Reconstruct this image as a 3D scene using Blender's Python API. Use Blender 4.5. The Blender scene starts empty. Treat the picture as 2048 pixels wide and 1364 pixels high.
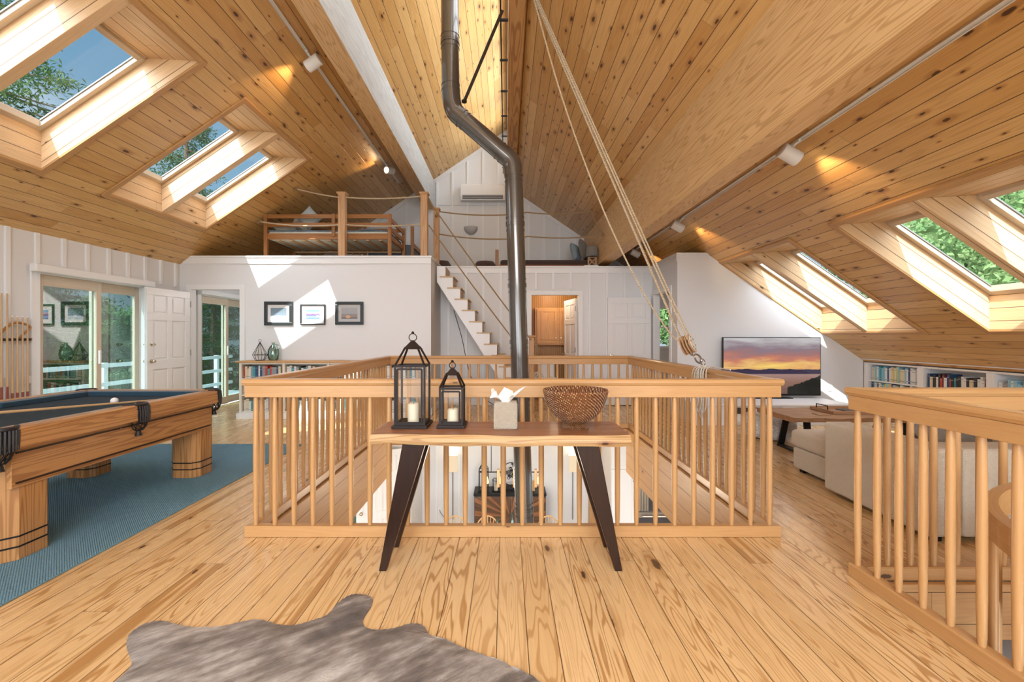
import bpy, math, random
import numpy as np
from mathutils import Vector, Matrix
C = bpy.context.scene.collection
SC = bpy.context.scene
PI = math.pi
random.seed(7)

# ------------------------------------------------------------------ camera, sky, sun, exposure
cam_data = bpy.data.cameras.new('camera')
cam_data.sensor_width = 36.0
cam_data.lens = 890.0 / 2048.0 * 36.0
cam_data.shift_x = 12.0 / 2048.0
cam_data.shift_y = -10.0 / 2048.0
cam_data.clip_start = 0.05
cam = bpy.data.objects.new('camera', cam_data)
C.objects.link(cam)
cam.location = (0, 0, 1.324)
cam.rotation_euler = (PI / 2, 0, 0)
SC.camera = cam

SC.view_settings.view_transform = 'Standard'
SC.view_settings.look = 'None'
SC.view_settings.exposure = 0.16
SC.view_settings.gamma = 1.0
SC.view_settings.use_curve_mapping = False

SUN = Vector((0.45, 1.0, -1.14)).normalized()        # direction the light travels

def make_world():
    w = bpy.data.worlds.new('sky')
    SC.world = w
    w.use_nodes = True
    nt = w.node_tree
    for n in list(nt.nodes):
        nt.nodes.remove(n)
    out = nt.nodes.new('ShaderNodeOutputWorld')
    bg = nt.nodes.new('ShaderNodeBackground')
    tc = nt.nodes.new('ShaderNodeTexCoord')
    dot = nt.nodes.new('ShaderNodeVectorMath'); dot.operation = 'DOT_PRODUCT'
    dot.inputs[1].default_value = tuple(-SUN)
    nt.links.new(tc.outputs['Generated'], dot.inputs[0])
    mr = nt.nodes.new('ShaderNodeMapRange')           # brightness of the air around the sun
    mr.inputs['From Min'].default_value = 0.25
    mr.inputs['From Max'].default_value = 1.0
    mr.inputs['To Min'].default_value = 0.0
    mr.inputs['To Max'].default_value = 1.0
    nt.links.new(dot.outputs['Value'], mr.inputs['Value'])
    glow = nt.nodes.new('ShaderNodeMath'); glow.operation = 'POWER'; glow.inputs[1].default_value = 1.3
    nt.links.new(mr.outputs[0], glow.inputs[0])
    sep = nt.nodes.new('ShaderNodeSeparateXYZ'); nt.links.new(tc.outputs['Generated'], sep.inputs[0])
    ramp = nt.nodes.new('ShaderNodeValToRGB')
    e = ramp.color_ramp.elements
    e[0].position = 0.0; e[0].color = (0.46, 0.56, 0.62, 1)
    e[1].position = 0.75; e[1].color = (0.085, 0.22, 0.40, 1)
    m = ramp.color_ramp.elements.new(0.25); m.color = (0.22, 0.40, 0.55, 1)
    nt.links.new(sep.outputs['Z'], ramp.inputs[0])
    noi = nt.nodes.new('ShaderNodeTexNoise'); noi.inputs['Scale'].default_value = 2.2; noi.inputs['Detail'].default_value = 6
    mp = nt.nodes.new('ShaderNodeMapping'); mp.inputs['Scale'].default_value = (1, 1.6, 3.2)
    nt.links.new(tc.outputs['Generated'], mp.inputs[0]); nt.links.new(mp.outputs[0], noi.inputs[0])
    cm = nt.nodes.new('ShaderNodeMapRange'); cm.inputs['From Min'].default_value = .5; cm.inputs['From Max'].default_value = .75
    cm.inputs['To Max'].default_value = .45
    nt.links.new(noi.outputs[0], cm.inputs[0])
    mx = nt.nodes.new('ShaderNodeMix'); mx.data_type = 'RGBA'
    nt.links.new(cm.outputs[0], mx.inputs[0]); nt.links.new(ramp.outputs[0], mx.inputs[6]); mx.inputs[7].default_value = (.8, .86, .9, 1)
    mx2 = nt.nodes.new('ShaderNodeMix'); mx2.data_type = 'RGBA'; mx2.blend_type = 'ADD'
    mx2.inputs[7].default_value = (7.6, 8.0, 8.7, 1)
    nt.links.new(glow.outputs[0], mx2.inputs[0]); nt.links.new(mx.outputs[2], mx2.inputs[6])
    nt.links.new(mx2.outputs[2], bg.inputs[0])
    bg.inputs[1].default_value = 1.0
    nt.links.new(bg.outputs[0], out.inputs[0])
make_world()

def add_light(name, kind, loc, energy, color=(1, 1, 1), rot=None, aim=None, **kw):
    d = bpy.data.lights.new(name, kind)
    d.energy = energy; d.color = color
    for k, v in kw.items():
        setattr(d, k, v)
    o = bpy.data.objects.new(name, d); C.objects.link(o)
    o.location = loc
    if aim is not None:
        o.rotation_euler = (Vector(aim) - Vector(loc)).to_track_quat('-Z', 'Y').to_euler()
    elif rot is not None:
        o.rotation_euler = rot
    return o
sun = add_light('sun', 'SUN', (-6, -12, 16), 9.0, (1, .95, .87), angle=math.radians(.6))
sun.rotation_euler = SUN.to_track_quat('-Z', 'Y').to_euler()
# clerestory daylight, plus unseen area lamps added as fill at the rear and below
add_light('rear_fill_light', 'AREA', (0, -2.3, 1.35), 120, (.90, .95, 1), rot=(PI / 2, 0, 0), shape='RECTANGLE', size=9, size_y=2.3)
add_light('clerestory_light', 'AREA', (.16, 3.6, 5.62), 260, (.93, .96, 1), rot=(0, PI / 2, 0), shape='RECTANGLE', size=1.1, size_y=13)
add_light('gable_fill_light', 'AREA', (0, -2.3, 3.6), 190, (.92, .96, 1), rot=(PI / 2, 0, 0), shape='RECTANGLE', size=5, size_y=1.6)
add_light('lower_fill_light', 'AREA', (0.1, -2.2, -1.55), 260, (.90, .95, 1), rot=(PI / 2, 0, 0), shape='RECTANGLE', size=8, size_y=2)

# ------------------------------------------------------------------ shader helper
class SH:
    def __init__(s, name):
        s.m = bpy.data.materials.new(name); s.m.use_nodes = True
        s.nt = s.m.node_tree
        for n in list(s.nt.nodes): s.nt.nodes.remove(n)
        s.out = s.nt.nodes.new('ShaderNodeOutputMaterial')
    def n(s, t): return s.nt.nodes.new(t)
    def set(s, inp, v):
        if hasattr(v, 'node') or isinstance(v, bpy.types.NodeSocket): s.nt.links.new(v, inp)
        elif isinstance(v, (tuple, list)) and inp.type == 'RGBA' and len(v) == 3: inp.default_value = (*v, 1)
        else: inp.default_value = v
    def math(s, op, a, b=None, c=None, clamp=False):
        n = s.n('ShaderNodeMath'); n.operation = op; n.use_clamp = clamp
        s.set(n.inputs[0], a)
        if b is not None: s.set(n.inputs[1], b)
        if c is not None: s.set(n.inputs[2], c)
        return n.outputs[0]
    def mix(s, f, a, b, mode='MIX'):
        n = s.n('ShaderNodeMix'); n.data_type = 'RGBA'; n.blend_type = mode
        s.set(n.inputs[0], f); s.set(n.inputs[6], a); s.set(n.inputs[7], b)
        return n.outputs[2]
    def comb(s, x, y, z=0.0):
        n = s.n('ShaderNodeCombineXYZ'); s.set(n.inputs[0], x); s.set(n.inputs[1], y); s.set(n.inputs[2], z); return n.outputs[0]
    def sep(s, v):
        n = s.n('ShaderNodeSeparateXYZ'); s.set(n.inputs[0], v); return n.outputs
    def uv(s):
        n = s.n('ShaderNodeUVMap'); return n.outputs[0]
    def obj(s):
        n = s.n('ShaderNodeTexCoord'); return n.outputs['Object']
    def noise(s, v, scale=1.0, detail=2.0, rough=.5, dim='3D'):
        n = s.n('ShaderNodeTexNoise'); n.noise_dimensions = dim
        s.set(n.inputs['Vector'], v); n.inputs['Scale'].default_value = scale
        n.inputs['Detail'].default_value = detail; n.inputs['Roughness'].default_value = rough
        return n.outputs['Fac']
    def white(s, v):
        n = s.n('ShaderNodeTexWhiteNoise'); n.noise_dimensions = '3D'; s.set(n.inputs['Vector'], v); return n.outputs['Value']
    def vor(s, v, scale=1.0):
        n = s.n('ShaderNodeTexVoronoi'); n.voronoi_dimensions = '2D'; s.set(n.inputs['Vector'], v); n.inputs['Scale'].default_value = scale
        return n.outputs['Distance'], n.outputs['Color']
    def mr(s, v, a, b, c=0.0, d=1.0):
        n = s.n('ShaderNodeMapRange'); n.interpolation_type = 'SMOOTHSTEP'
        s.set(n.inputs[0], v); n.inputs[1].default_value = a; n.inputs[2].default_value = b
        n.inputs[3].default_value = c; n.inputs[4].default_value = d
        return n.outputs[0]
    def ramp(s, v, stops, interp='LINEAR'):
        n = s.n('ShaderNodeValToRGB'); s.set(n.inputs[0], v); n.color_ramp.interpolation = interp
        e = n.color_ramp.elements
        while len(e) < len(stops): e.new(.5)
        for q, (p, c) in zip(e, stops): q.position = p; q.color = (*c, 1)
        return n.outputs[0]
    def bump(s, h, dist=.002, strength=1.0):
        n = s.n('ShaderNodeBump'); s.set(n.inputs['Height'], h); n.inputs['Distance'].default_value = dist
        n.inputs['Strength'].default_value = strength; return n.outputs[0]
    def bsdf(s, color, rough=.5, metal=0.0, normal=None, spec=.5, coat=0.0, trans=0.0, emit=None, estr=0.0, sheen=0.0):
        n = s.n('ShaderNodeBsdfPrincipled')
        s.set(n.inputs['Base Color'], color); s.set(n.inputs['Roughness'], rough); n.inputs['Metallic'].default_value = metal
        n.inputs['Specular IOR Level'].default_value = spec
        n.inputs['Coat Weight'].default_value = coat; n.inputs['Coat Roughness'].default_value = .12
        n.inputs['Transmission Weight'].default_value = trans
        n.inputs['Sheen Weight'].default_value = sheen
        if normal is not None: s.set(n.inputs['Normal'], normal)
        if emit is not None:
            s.set(n.inputs['Emission Color'], emit); n.inputs['Emission Strength'].default_value = estr
        s.nt.links.new(n.outputs[0], s.out.inputs[0])
        return n
    def done(s): return s.m

def wood(name, c1, c2, c3, plank=None, seg=3.0, knots=0.0, rings=.5, rough=.4, var=.5, coat=0.0, ku=3.0, gap=.0022, knot_size=.16, freq=9.0, fine=.18, dark=(.05, .02, .008), ringn=75.0, ringlo=-.2, rlen=.55, heart=0.0):
    s = SH(name)
    x = s.sep(s.uv()); u, v = x[0], x[1]
    if plank:
        q = s.math('DIVIDE', v, plank)
        idx = s.math('FLOOR', q)
        r1 = s.white(s.comb(idx, 3.3, 1.7))
        us = s.math('ADD', u, s.math('MULTIPLY', r1, 17.3))
        sg = s.math('FLOOR', s.math('DIVIDE', us, seg))
        r2 = s.white(s.comb(idx, sg, 9.1))
        r3 = s.white(s.comb(sg, idx, 4.6))
    else:
        us = u; r2 = .37; r3 = .5
    off = s.math('MULTIPLY', r2, 40.0) if plank else 0.0
    n1 = s.noise(s.comb(s.math('MULTIPLY', us, rlen), s.math('MULTIPLY', v, freq), off), 1.0, 1.5)
    ring = s.math('SINE', s.math('MULTIPLY', n1, ringn))
    ring = s.mr(ring, ringlo, 1.0)
    fn = s.noise(s.comb(s.math('MULTIPLY', us, 4.0), s.math('MULTIPLY', v, 260.0), off), 1.0, 2.0)
    broad = s.noise(s.comb(s.math('MULTIPLY', us, 1.3), s.math('MULTIPLY', v, 14.0), off), 1.0, 3.0)
    if plank:
        t = s.math('ADD', s.math('MULTIPLY', broad, 1 - var), s.math('MULTIPLY', r3, var), clamp=True)
    else: t = broad
    base = s.mix(t, c1, c2)
    amt = s.math('MULTIPLY', ring, rings)
    if plank: amt = s.math('MULTIPLY', amt, s.mr(r2, 0.0, 1.0, .35, 1.0))
    if heart: base = s.mix(s.math('MULTIPLY', s.math('MULTIPLY', s.math('LESS_THAN', r2, heart), s.mr(s.noise(s.comb(s.math('MULTIPLY', us, .8), s.math('MULTIPLY', v, 30.0), off), 1.0, 2.0), .42, .55)), .85), base, c3)
    col = s.mix(amt, base, c3)
    col = s.mix(s.math('MULTIPLY', s.mr(fn, .42, .7), fine), col, c3)
    if knots > 0:
        kv = s.comb(s.math('MULTIPLY', us, ku), s.math('MULTIPLY', v, ku * 2.6), off)
        wob = s.noise(s.comb(s.math('MULTIPLY', us, 30.0), s.math('MULTIPLY', v, 30.0), off), 1.0, 2.0)
        dist, kc = s.vor(kv)
        kr = s.sep(kc)
        dd = s.math('ADD', dist, s.math('MULTIPLY', s.math('SUBTRACT', wob, .5), .10))
        rad = s.math('MULTIPLY', s.mr(s.math('POWER', kr[1], 1.6), 0, 1, .28, 1.0), knot_size)
        pres = s.math('LESS_THAN', kr[0], knots)
        rel = s.math('DIVIDE', dd, rad)
        core = s.math('MULTIPLY', s.mr(rel, .55, .95, 1, 0), pres)
        halo = s.math('MULTIPLY', s.mr(rel, .9, 2.8, .55, 0), pres)
        col = s.mix(halo, col, c3)
        col = s.mix(s.math('MULTIPLY', core, .9), col, dark)
    h = None
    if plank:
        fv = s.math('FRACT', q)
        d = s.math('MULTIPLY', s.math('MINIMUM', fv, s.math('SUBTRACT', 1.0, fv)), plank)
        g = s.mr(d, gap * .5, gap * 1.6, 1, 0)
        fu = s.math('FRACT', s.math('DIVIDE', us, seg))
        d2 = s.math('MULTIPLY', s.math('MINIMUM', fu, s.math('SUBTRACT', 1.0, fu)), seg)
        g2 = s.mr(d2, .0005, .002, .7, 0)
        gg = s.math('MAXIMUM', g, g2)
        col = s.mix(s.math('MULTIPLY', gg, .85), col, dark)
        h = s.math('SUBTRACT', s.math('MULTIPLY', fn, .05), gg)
    else:
        h = s.math('MULTIPLY', fn, .08)
    nrm = s.bump(h, .003, .6)
    rg = s.math('ADD', rough, s.math('MULTIPLY', s.math('SUBTRACT', broad, .5), .15))
    s.bsdf(col, rg, normal=nrm, coat=coat, spec=.4)
    return s.done()

def plain(name, col, rough=.5, metal=0.0, var=.04, scale=6.0, bump=0.0, bscale=200.0, **kw):
    s = SH(name)
    p = s.obj()
    n = s.noise(p, scale, 3)
    c = s.mix(n, tuple(max(0, x * (1 - var)) for x in col), tuple(min(1, x * (1 + var)) for x in col))
    nrm = None
    if bump: nrm = s.bump(s.noise(p, bscale, 2), bump)
    s.bsdf(c, rough, metal, normal=nrm, **kw)
    return s.done()

def fabric(name, c1, c2, scale=500.0, bump=.0015, rough=.9, sheen=.2):
    s = SH(name)
    p = s.obj()
    x = s.sep(p)
    w = s.math('MULTIPLY', s.math('SINE', s.math('MULTIPLY', s.math('ADD', x[0], x[1]), scale)), s.math('SINE', s.math('MULTIPLY', x[2], scale)))
    n = s.noise(p, 60, 3)
    c = s.mix(n, c1, c2)
    s.bsdf(c, rough, normal=s.bump(s.math('ADD', w, s.math('MULTIPLY', n, 2.0)), bump), sheen=sheen, spec=.2)
    return s.done()

def glass(name, tint=(1, 1, 1), refl=.06, edge=True):
    s = SH(name)
    tr = s.n('ShaderNodeBsdfTransparent'); tr.inputs[0].default_value = (*tint, 1)
    gl = s.n('ShaderNodeBsdfGlossy'); gl.inputs['Roughness'].default_value = .0
    mx = s.n('ShaderNodeMixShader')
    if edge:
        lw = s.n('ShaderNodeLayerWeight'); lw.inputs[0].default_value = .25
        f = s.math('ADD', s.math('MULTIPLY', lw.outputs['Fresnel'], .8), refl, clamp=True)
        s.nt.links.new(f, mx.inputs[0])
    else: mx.inputs[0].default_value = refl
    s.nt.links.new(tr.outputs[0], mx.inputs[1]); s.nt.links.new(gl.outputs[0], mx.inputs[2])
    s.nt.links.new(mx.outputs[0], s.out.inputs[0])
    return s.done()

M = {}
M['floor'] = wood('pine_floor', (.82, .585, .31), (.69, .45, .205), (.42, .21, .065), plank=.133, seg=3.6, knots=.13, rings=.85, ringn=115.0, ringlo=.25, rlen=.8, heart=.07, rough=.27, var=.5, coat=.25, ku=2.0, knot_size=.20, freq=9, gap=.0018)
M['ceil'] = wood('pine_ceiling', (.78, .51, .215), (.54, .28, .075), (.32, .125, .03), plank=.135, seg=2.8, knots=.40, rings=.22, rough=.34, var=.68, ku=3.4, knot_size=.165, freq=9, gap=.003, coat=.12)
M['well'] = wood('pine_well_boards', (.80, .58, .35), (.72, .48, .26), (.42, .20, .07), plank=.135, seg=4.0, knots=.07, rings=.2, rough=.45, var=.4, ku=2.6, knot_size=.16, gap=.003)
M['trim'] = wood('pine_trim', (.60, .36, .16), (.50, .27, .10), (.34, .15, .05), rings=.3, rough=.4, freq=14)
M['beam'] = wood('fir_beam', (.78, .54, .28), (.66, .42, .19), (.42, .22, .08), rings=.55, ringn=110, ringlo=.1, rough=.5, freq=7)
M['daylitbeam'] = wood('daylit_beam', (.55, .55, .52), (.47, .48, .47), (.30, .30, .28), rings=.35, rough=.6, freq=7)  # pale grey carries the daylight on the left beam's side face
M['rail'] = wood('pine_rail', (.58, .34, .145), (.49, .265, .10), (.36, .17, .055), rings=.13, rough=.34, knots=.12, ku=2.4, knot_size=.10, freq=12, coat=.2)
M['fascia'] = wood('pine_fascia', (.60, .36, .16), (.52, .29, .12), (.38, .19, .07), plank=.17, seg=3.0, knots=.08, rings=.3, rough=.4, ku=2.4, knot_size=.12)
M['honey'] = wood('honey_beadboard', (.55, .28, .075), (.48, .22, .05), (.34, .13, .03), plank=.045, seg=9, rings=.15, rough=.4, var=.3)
M['honeycab'] = wood('honey_cabinet', (.60, .30, .08), (.50, .23, .055), (.35, .13, .03), rings=.4, rough=.35, freq=10)
M['oak'] = wood('oak_table', (.56, .30, .115), (.45, .22, .075), (.24, .09, .025), rings=.6, rough=.34, freq=11, coat=.3)
M['slab'] = wood('live_edge_top', (.42, .19, .085), (.26, .10, .045), (.14, .05, .022), rings=.5, rough=.4, freq=10, coat=.1)
M['sap'] = wood('live_edge_bark_side', (.56, .37, .18), (.45, .27, .11), (.20, .07, .025), rings=.45, ringn=90, ringlo=.3, rough=.5, knots=.3, ku=4, knot_size=.22, freq=16)
M['darkleg'] = wood('dark_walnut_leg', (.030, .011, .006), (.020, .007, .004), (.008, .003, .002), rings=.4, rough=.35, coat=.15)
M['bunk'] = wood('bunk_wood', (.40, .18, .06), (.31, .13, .04), (.19, .07, .02), rings=.35, rough=.4)
M['slat'] = wood('pale_slat', (.66, .47, .27), (.58, .39, .21), (.40, .23, .1), rings=.3, rough=.5)
M['newel'] = wood('newel_wood', (.62, .38, .20), (.54, .31, .15), (.34, .16, .06), rings=.6, rough=.45, freq=14)
M['coffee'] = wood('coffee_top', (.44, .25, .13), (.36, .19, .095), (.2, .09, .04), rings=.5, rough=.45, freq=8)
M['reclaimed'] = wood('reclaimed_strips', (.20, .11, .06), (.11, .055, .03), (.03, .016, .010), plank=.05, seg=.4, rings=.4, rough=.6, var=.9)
M['birch'] = wood('chair_wood', (.62, .42, .22), (.55, .34, .16), (.4, .22, .1), rings=.2, rough=.4)
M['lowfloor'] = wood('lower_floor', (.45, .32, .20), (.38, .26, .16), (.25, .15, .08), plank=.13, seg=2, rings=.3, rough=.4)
M['wall'] = plain('white_wall', (.735, .735, .738), .6, var=.012, scale=1.2)
M['trimw'] = plain('white_trim', (.80, .80, .80), .4, var=.01)
M['door'] = plain('white_door', (.80, .785, .775), .38, var=.01)
M['cream'] = plain('cream_shelf', (.70, .66, .58), .45, var=.03)
M['winframe'] = wood('tan_frame', (.66, .56, .44), (.58, .48, .36), (.42, .32, .21), rings=.15, rough=.45)
M['alu'] = plain('grey_aluminium', (.30, .30, .29), .4, .5)
M['brass'] = plain('brushed_nickel', (.62, .55, .42), .25, 1.0)
M['black'] = plain('black_metal', (.018, .018, .018), .4, .6)
M['bronze'] = plain('bronze_metal', (.018, .011, .009), .5, 0.0, bump=.0005, spec=.25)
M['pipe'] = plain('enamel_pipe', (.125, .118, .110), .17, .6, coat=.5, var=.04)
M['glass'] = glass('clear_glass')
M['skyglass'] = glass('skylight_glass', (.97, .99, 1), .015, False)
M['doorglass'] = glass('tinted_door_glass', (.30, .45, .44), .25)
M['lampglass'] = glass('lantern_glass', (.97, .98, .98), .03)
M['wax'] = plain('cream_wax', (.78, .68, .50), .5, var=.03)
M['white'] = plain('white_enamel', (.82, .82, .81), .3, var=.01)
M['plastic'] = plain('dark_plastic', (.05, .05, .055), .35)
M['steel'] = plain('stainless', (.42, .40, .37), .28, .9)
M['cloth'] = fabric('billiard_cloth', (.026, .042, .055), (.036, .054, .070), 900, .0003, sheen=0)
M['cushcloth'] = fabric('rail_cloth', (.020, .060, .10), (.03, .08, .12), 900, .0003)
M['leather'] = plain('black_leather', (.012, .011, .012), .45, var=.3, bump=.001)
M['sofa'] = fabric('cream_sofa', (.66, .58, .46), (.58, .50, .39), 420, .0012)
M['grey_cushion'] = fabric('grey_cushion', (.27, .25, .22), (.20, .185, .165), 420, .0012)
M['beige_cushion'] = fabric('beige_cushion', (.50, .42, .32), (.42, .35, .26), 420, .0012)
M['pillow'] = fabric('pale_pillow', (.62, .58, .50), (.52, .49, .43), 300, .002)
M['pillowblue'] = fabric('blue_pillow', (.18, .26, .32), (.38, .46, .50), 120, .002)
M['bedding'] = fabric('blue_grey_bedding', (.17, .22, .27), (.11, .14, .18), 200, .003)
M['brownblanket'] = fabric('brown_blanket', (.10, .062, .055), (.07, .045, .04), 200, .003)
M['mattress'] = fabric('mattress', (.66, .66, .60), (.55, .58, .50), 200, .002)
M['linen'] = fabric('linen_cover', (.52, .45, .35), (.43, .36, .27), 900, .0015)
M['tissue'] = plain('tissue', (.86, .84, .80), .8)
M['paper'] = plain('book_pages', (.70, .66, .56), .8)
M['rope'] = None

def rope_mat(name, c1, c2, tw=55.0):
    s = SH(name)
    x = s.sep(s.uv())
    w = s.math('SINE', s.math('ADD', s.math('MULTIPLY', x[0], tw * 6.283), s.math('MULTIPLY', x[1], 6.283 * 3)))
    c = s.mix(s.mr(w, -1, 1), c1, c2)
    s.bsdf(c, .85, normal=s.bump(w, .002))
    return s.done()
M['rope'] = rope_mat('manila_rope', (.22, .13, .06), (.50, .34, .18))
M['ropepale'] = rope_mat('pale_rope', (.42, .31, .19), (.74, .60, .43))
M['ropewhite'] = rope_mat('white_rope', (.62, .57, .48), (.82, .78, .70))

def mat_rug():
    s = SH('blue_woven_rug')
    x = s.sep(s.obj())
    w = s.math('SINE', s.math('MULTIPLY', x[0], 420.0))
    w2 = s.math('SINE', s.math('MULTIPLY', x[1], 420.0))
    n = s.noise(s.comb(s.math('MULTIPLY', x[0], 90.0), s.math('MULTIPLY', x[1], 90.0)), 1, 3)
    b = s.noise(s.obj(), 2.5, 2)
    c = s.mix(n, (.085, .215, .31), (.32, .52, .63))
    c = s.mix(s.math('MULTIPLY', b, .25), c, (.07, .18, .27))
    s.bsdf(c, .95, normal=s.bump(s.math('ADD', s.math('MULTIPLY', w, w2), n), .004), spec=.1)
    return s.done()
M['rug'] = mat_rug()

def mat_hide():
    s = SH('cowhide_hair')
    p = s.obj(); x = s.sep(p)
    # direction of the hair: sweeps out from the spine
    a = s.comb(s.math('ADD', s.math('MULTIPLY', x[0], 1.0), s.math('MULTIPLY', x[1], .55)), s.math('MULTIPLY', x[1], 1.0))
    xr = s.math('ADD', s.math('MULTIPLY', x[0], .80), s.math('MULTIPLY', x[1], .6))
    yr = s.math('ADD', s.math('MULTIPLY', x[0], -.6), s.math('MULTIPLY', x[1], .80))
    warp = s.noise(p, 4.0, 3)
    hair = s.noise(s.comb(s.math('ADD', s.math('MULTIPLY', xr, 45.0), s.math('MULTIPLY', warp, 18.0)), s.math('ADD', s.math('MULTIPLY', yr, 300.0), s.math('MULTIPLY', warp, 50.0))), 1.0, 4, .7)
    big = s.noise(s.comb(s.math('MULTIPLY', xr, .8), s.math('MULTIPLY', yr, 1.2)), 2.6, 4, .6)
    mid = s.noise(s.comb(s.math('MULTIPLY', xr, .5), s.math('MULTIPLY', yr, 2.0)), 8.0, 5, .7)
    t = s.math('ADD', s.math('MULTIPLY', big, .6), s.math('MULTIPLY', mid, .4))
    t = s.mr(t, .33, .67)
    c = s.ramp(t, [(.08, (.07, .05, .04)), (.28, (.15, .115, .09)), (.48, (.26, .215, .18)), (.68, (.42, .38, .34)), (.92, (.66, .62, .57))])
    c = s.mix(s.mr(hair, .3, .7, .0, .62), c, s.mix(.5, c, (.10, .075, .06)))
    s.bsdf(c, .6, normal=s.bump(s.math('ADD', hair, s.math('MULTIPLY', mid, .5)), .006), sheen=.3, spec=.25)
    return s.done()
M['hide'] = mat_hide()

def mat_wicker():
    s = SH('woven_rattan')
    x = s.sep(s.uv())
    u = s.math('MULTIPLY', x[0], 44.0); v = s.math('MULTIPLY', x[1], .5)
    st = s.math('SINE', s.math('ADD', s.math('MULTIPLY', u, 6.283), s.math('MULTIPLY', s.math('FLOOR', v), 2.4)))
    n = s.noise(s.comb(s.math('MULTIPLY', x[0], 60.0), v), 1.0, 3)
    row = s.white(s.comb(s.math('FLOOR', v), s.math('FLOOR', s.math('MULTIPLY', x[0], 30.0)), 2.0))
    c = s.mix(n, (.13, .038, .012), (.31, .115, .036))
    c = s.mix(s.math('MULTIPLY', s.mr(st, .3, .9), s.mr(row, .3, .85, .1, .8)), c, (.62, .41, .21))
    s.bsdf(c, .45, normal=s.bump(st, .006), spec=.4)
    return s.done()
M['wicker'] = mat_wicker()

def mat_screen():
    s = SH('tv_sunset_picture')
    x = s.sep(s.uv()); u, v = x[0], x[1]
    cl = s.noise(s.comb(s.math('MULTIPLY', u, 3.0), s.math('MULTIPLY', v, 9.0), 2.0), 1.0, 6, .6)
    vv = s.math('ADD', v, s.math('MULTIPLY', s.math('SUBTRACT', cl, .5), .42))
    c = s.ramp(vv, [(.0, (.10, .05, .04)), (.20, (.24, .13, .10)), (.36, (.36, .22, .19)), (.46, (.80, .42, .14)), (.52, (.85, .55, .18)), (.60, (.62, .22, .13)), (.70, (.38, .18, .17)), (.80, (.26, .19, .23)), (.90, (.40, .36, .38)), (1.0, (.58, .56, .57))])
    sunb = s.math('MULTIPLY', s.mr(s.math('ABSOLUTE', s.math('SUBTRACT', u, .50)), .0, .28, 1, 0), s.mr(s.math('ABSOLUTE', s.math('SUBTRACT', v, .50)), .0, .10, 1, 0))
    c = s.mix(s.math('MULTIPLY', sunb, .75), c, (1.0, .72, .16))
    hl = s.noise(s.comb(s.math('MULTIPLY', u, 7.0), 4.0), 1.0, 5)
    top = s.math('ADD', .40, s.math('MULTIPLY', hl, .08))
    hills = s.math('MULTIPLY', s.math('LESS_THAN', v, top), s.math('GREATER_THAN', v, .355))
    c = s.mix(hills, c, (.035, .025, .06))
    water = s.math('LESS_THAN', v, .355)
    wn = s.noise(s.comb(s.math('MULTIPLY', u, 4.0), s.math('MULTIPLY', v, 40.0)), 1.0, 4)
    wc = s.ramp(v, [(.0, (.10, .05, .045)), (.2, (.22, .11, .08)), (.34, (.34, .21, .19))])
    c = s.mix(water, c, s.mix(s.math('MULTIPLY', wn, .3), wc, (.5, .3, .22)))
    tn = s.noise(s.comb(s.math('MULTIPLY', u, 26.0), s.math('MULTIPLY', v, 14.0)), 1.0, 5, .7)
    edge = s.math('ADD', s.math('MULTIPLY', s.math('SUBTRACT', u, .62), .62), s.math('MULTIPLY', tn, .10))
    tree = s.math('MULTIPLY', s.math('LESS_THAN', v, s.math('ADD', edge, .04)), s.math('GREATER_THAN', u, .66))
    c = s.mix(tree, c, (.008, .010, .008))
    s.bsdf((.01, .01, .01), .15, emit=c, estr=.85)
    return s.done()
M['screen'] = mat_screen()

def mat_art(name, stops, blob=None):
    s = SH(name)
    x = s.sep(s.uv()); u, v = x[0], x[1]
    n = s.noise(s.comb(s.math('MULTIPLY', u, 5.0), s.math('MULTIPLY', v, 7.0)), 1, 4)
    c = s.ramp(s.math('ADD', v, s.math('MULTIPLY', s.math('SUBTRACT', n, .5), .16)), stops)
    if blob:
        bx, by, rx, ry, bc = blob
        e = s.math('ADD', s.math('POWER', s.math('DIVIDE', s.math('SUBTRACT', u, bx), rx), 2.0), s.math('POWER', s.math('DIVIDE', s.math('SUBTRACT', v, by), ry), 2.0))
        c = s.mix(s.math('LESS_THAN', e, 1.0), c, bc)
    s.bsdf(c, .35)
    return s.done()
M['art_sea'] = mat_art('seascape_picture', [(0, (.45, .55, .66)), (.26, (.60, .68, .76)), (.34, (.20, .27, .38)), (.46, (.22, .32, .42)), (.55, (.20, .28, .34)), (1, (.17, .24, .29))], (.55, .28, .13, .08, (.8, .84, .88)))
M['art_mount'] = mat_art('mountain_picture', [(0, (.12, .25, .50)), (.25, (.30, .42, .66)), (.45, (.16, .12, .30)), (.55, (.45, .28, .45)), (.68, (.62, .45, .55)), (.78, (.30, .52, .75)), (1, (.16, .38, .66))], (.85, .33, .10, .10, (.9, .9, .92)))
M['art_shore'] = mat_art('shore_picture', [(0, (.10, .10, .11)), (.2, (.30, .24, .21)), (.35, (.24, .24, .24)), (.5, (.36, .36, .37)), (1, (.36, .37, .39))], (.42, .18, .15, .14, (.62, .36, .20)))
M['mat'] = plain('picture_mount', (.76, .75, .74), .8)
M['matgrey'] = plain('grey_picture_mount', (.50, .49, .49), .8)
M['picframe'] = plain('dark_grey_frame', (.035, .045, .05), .35, .2)

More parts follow.
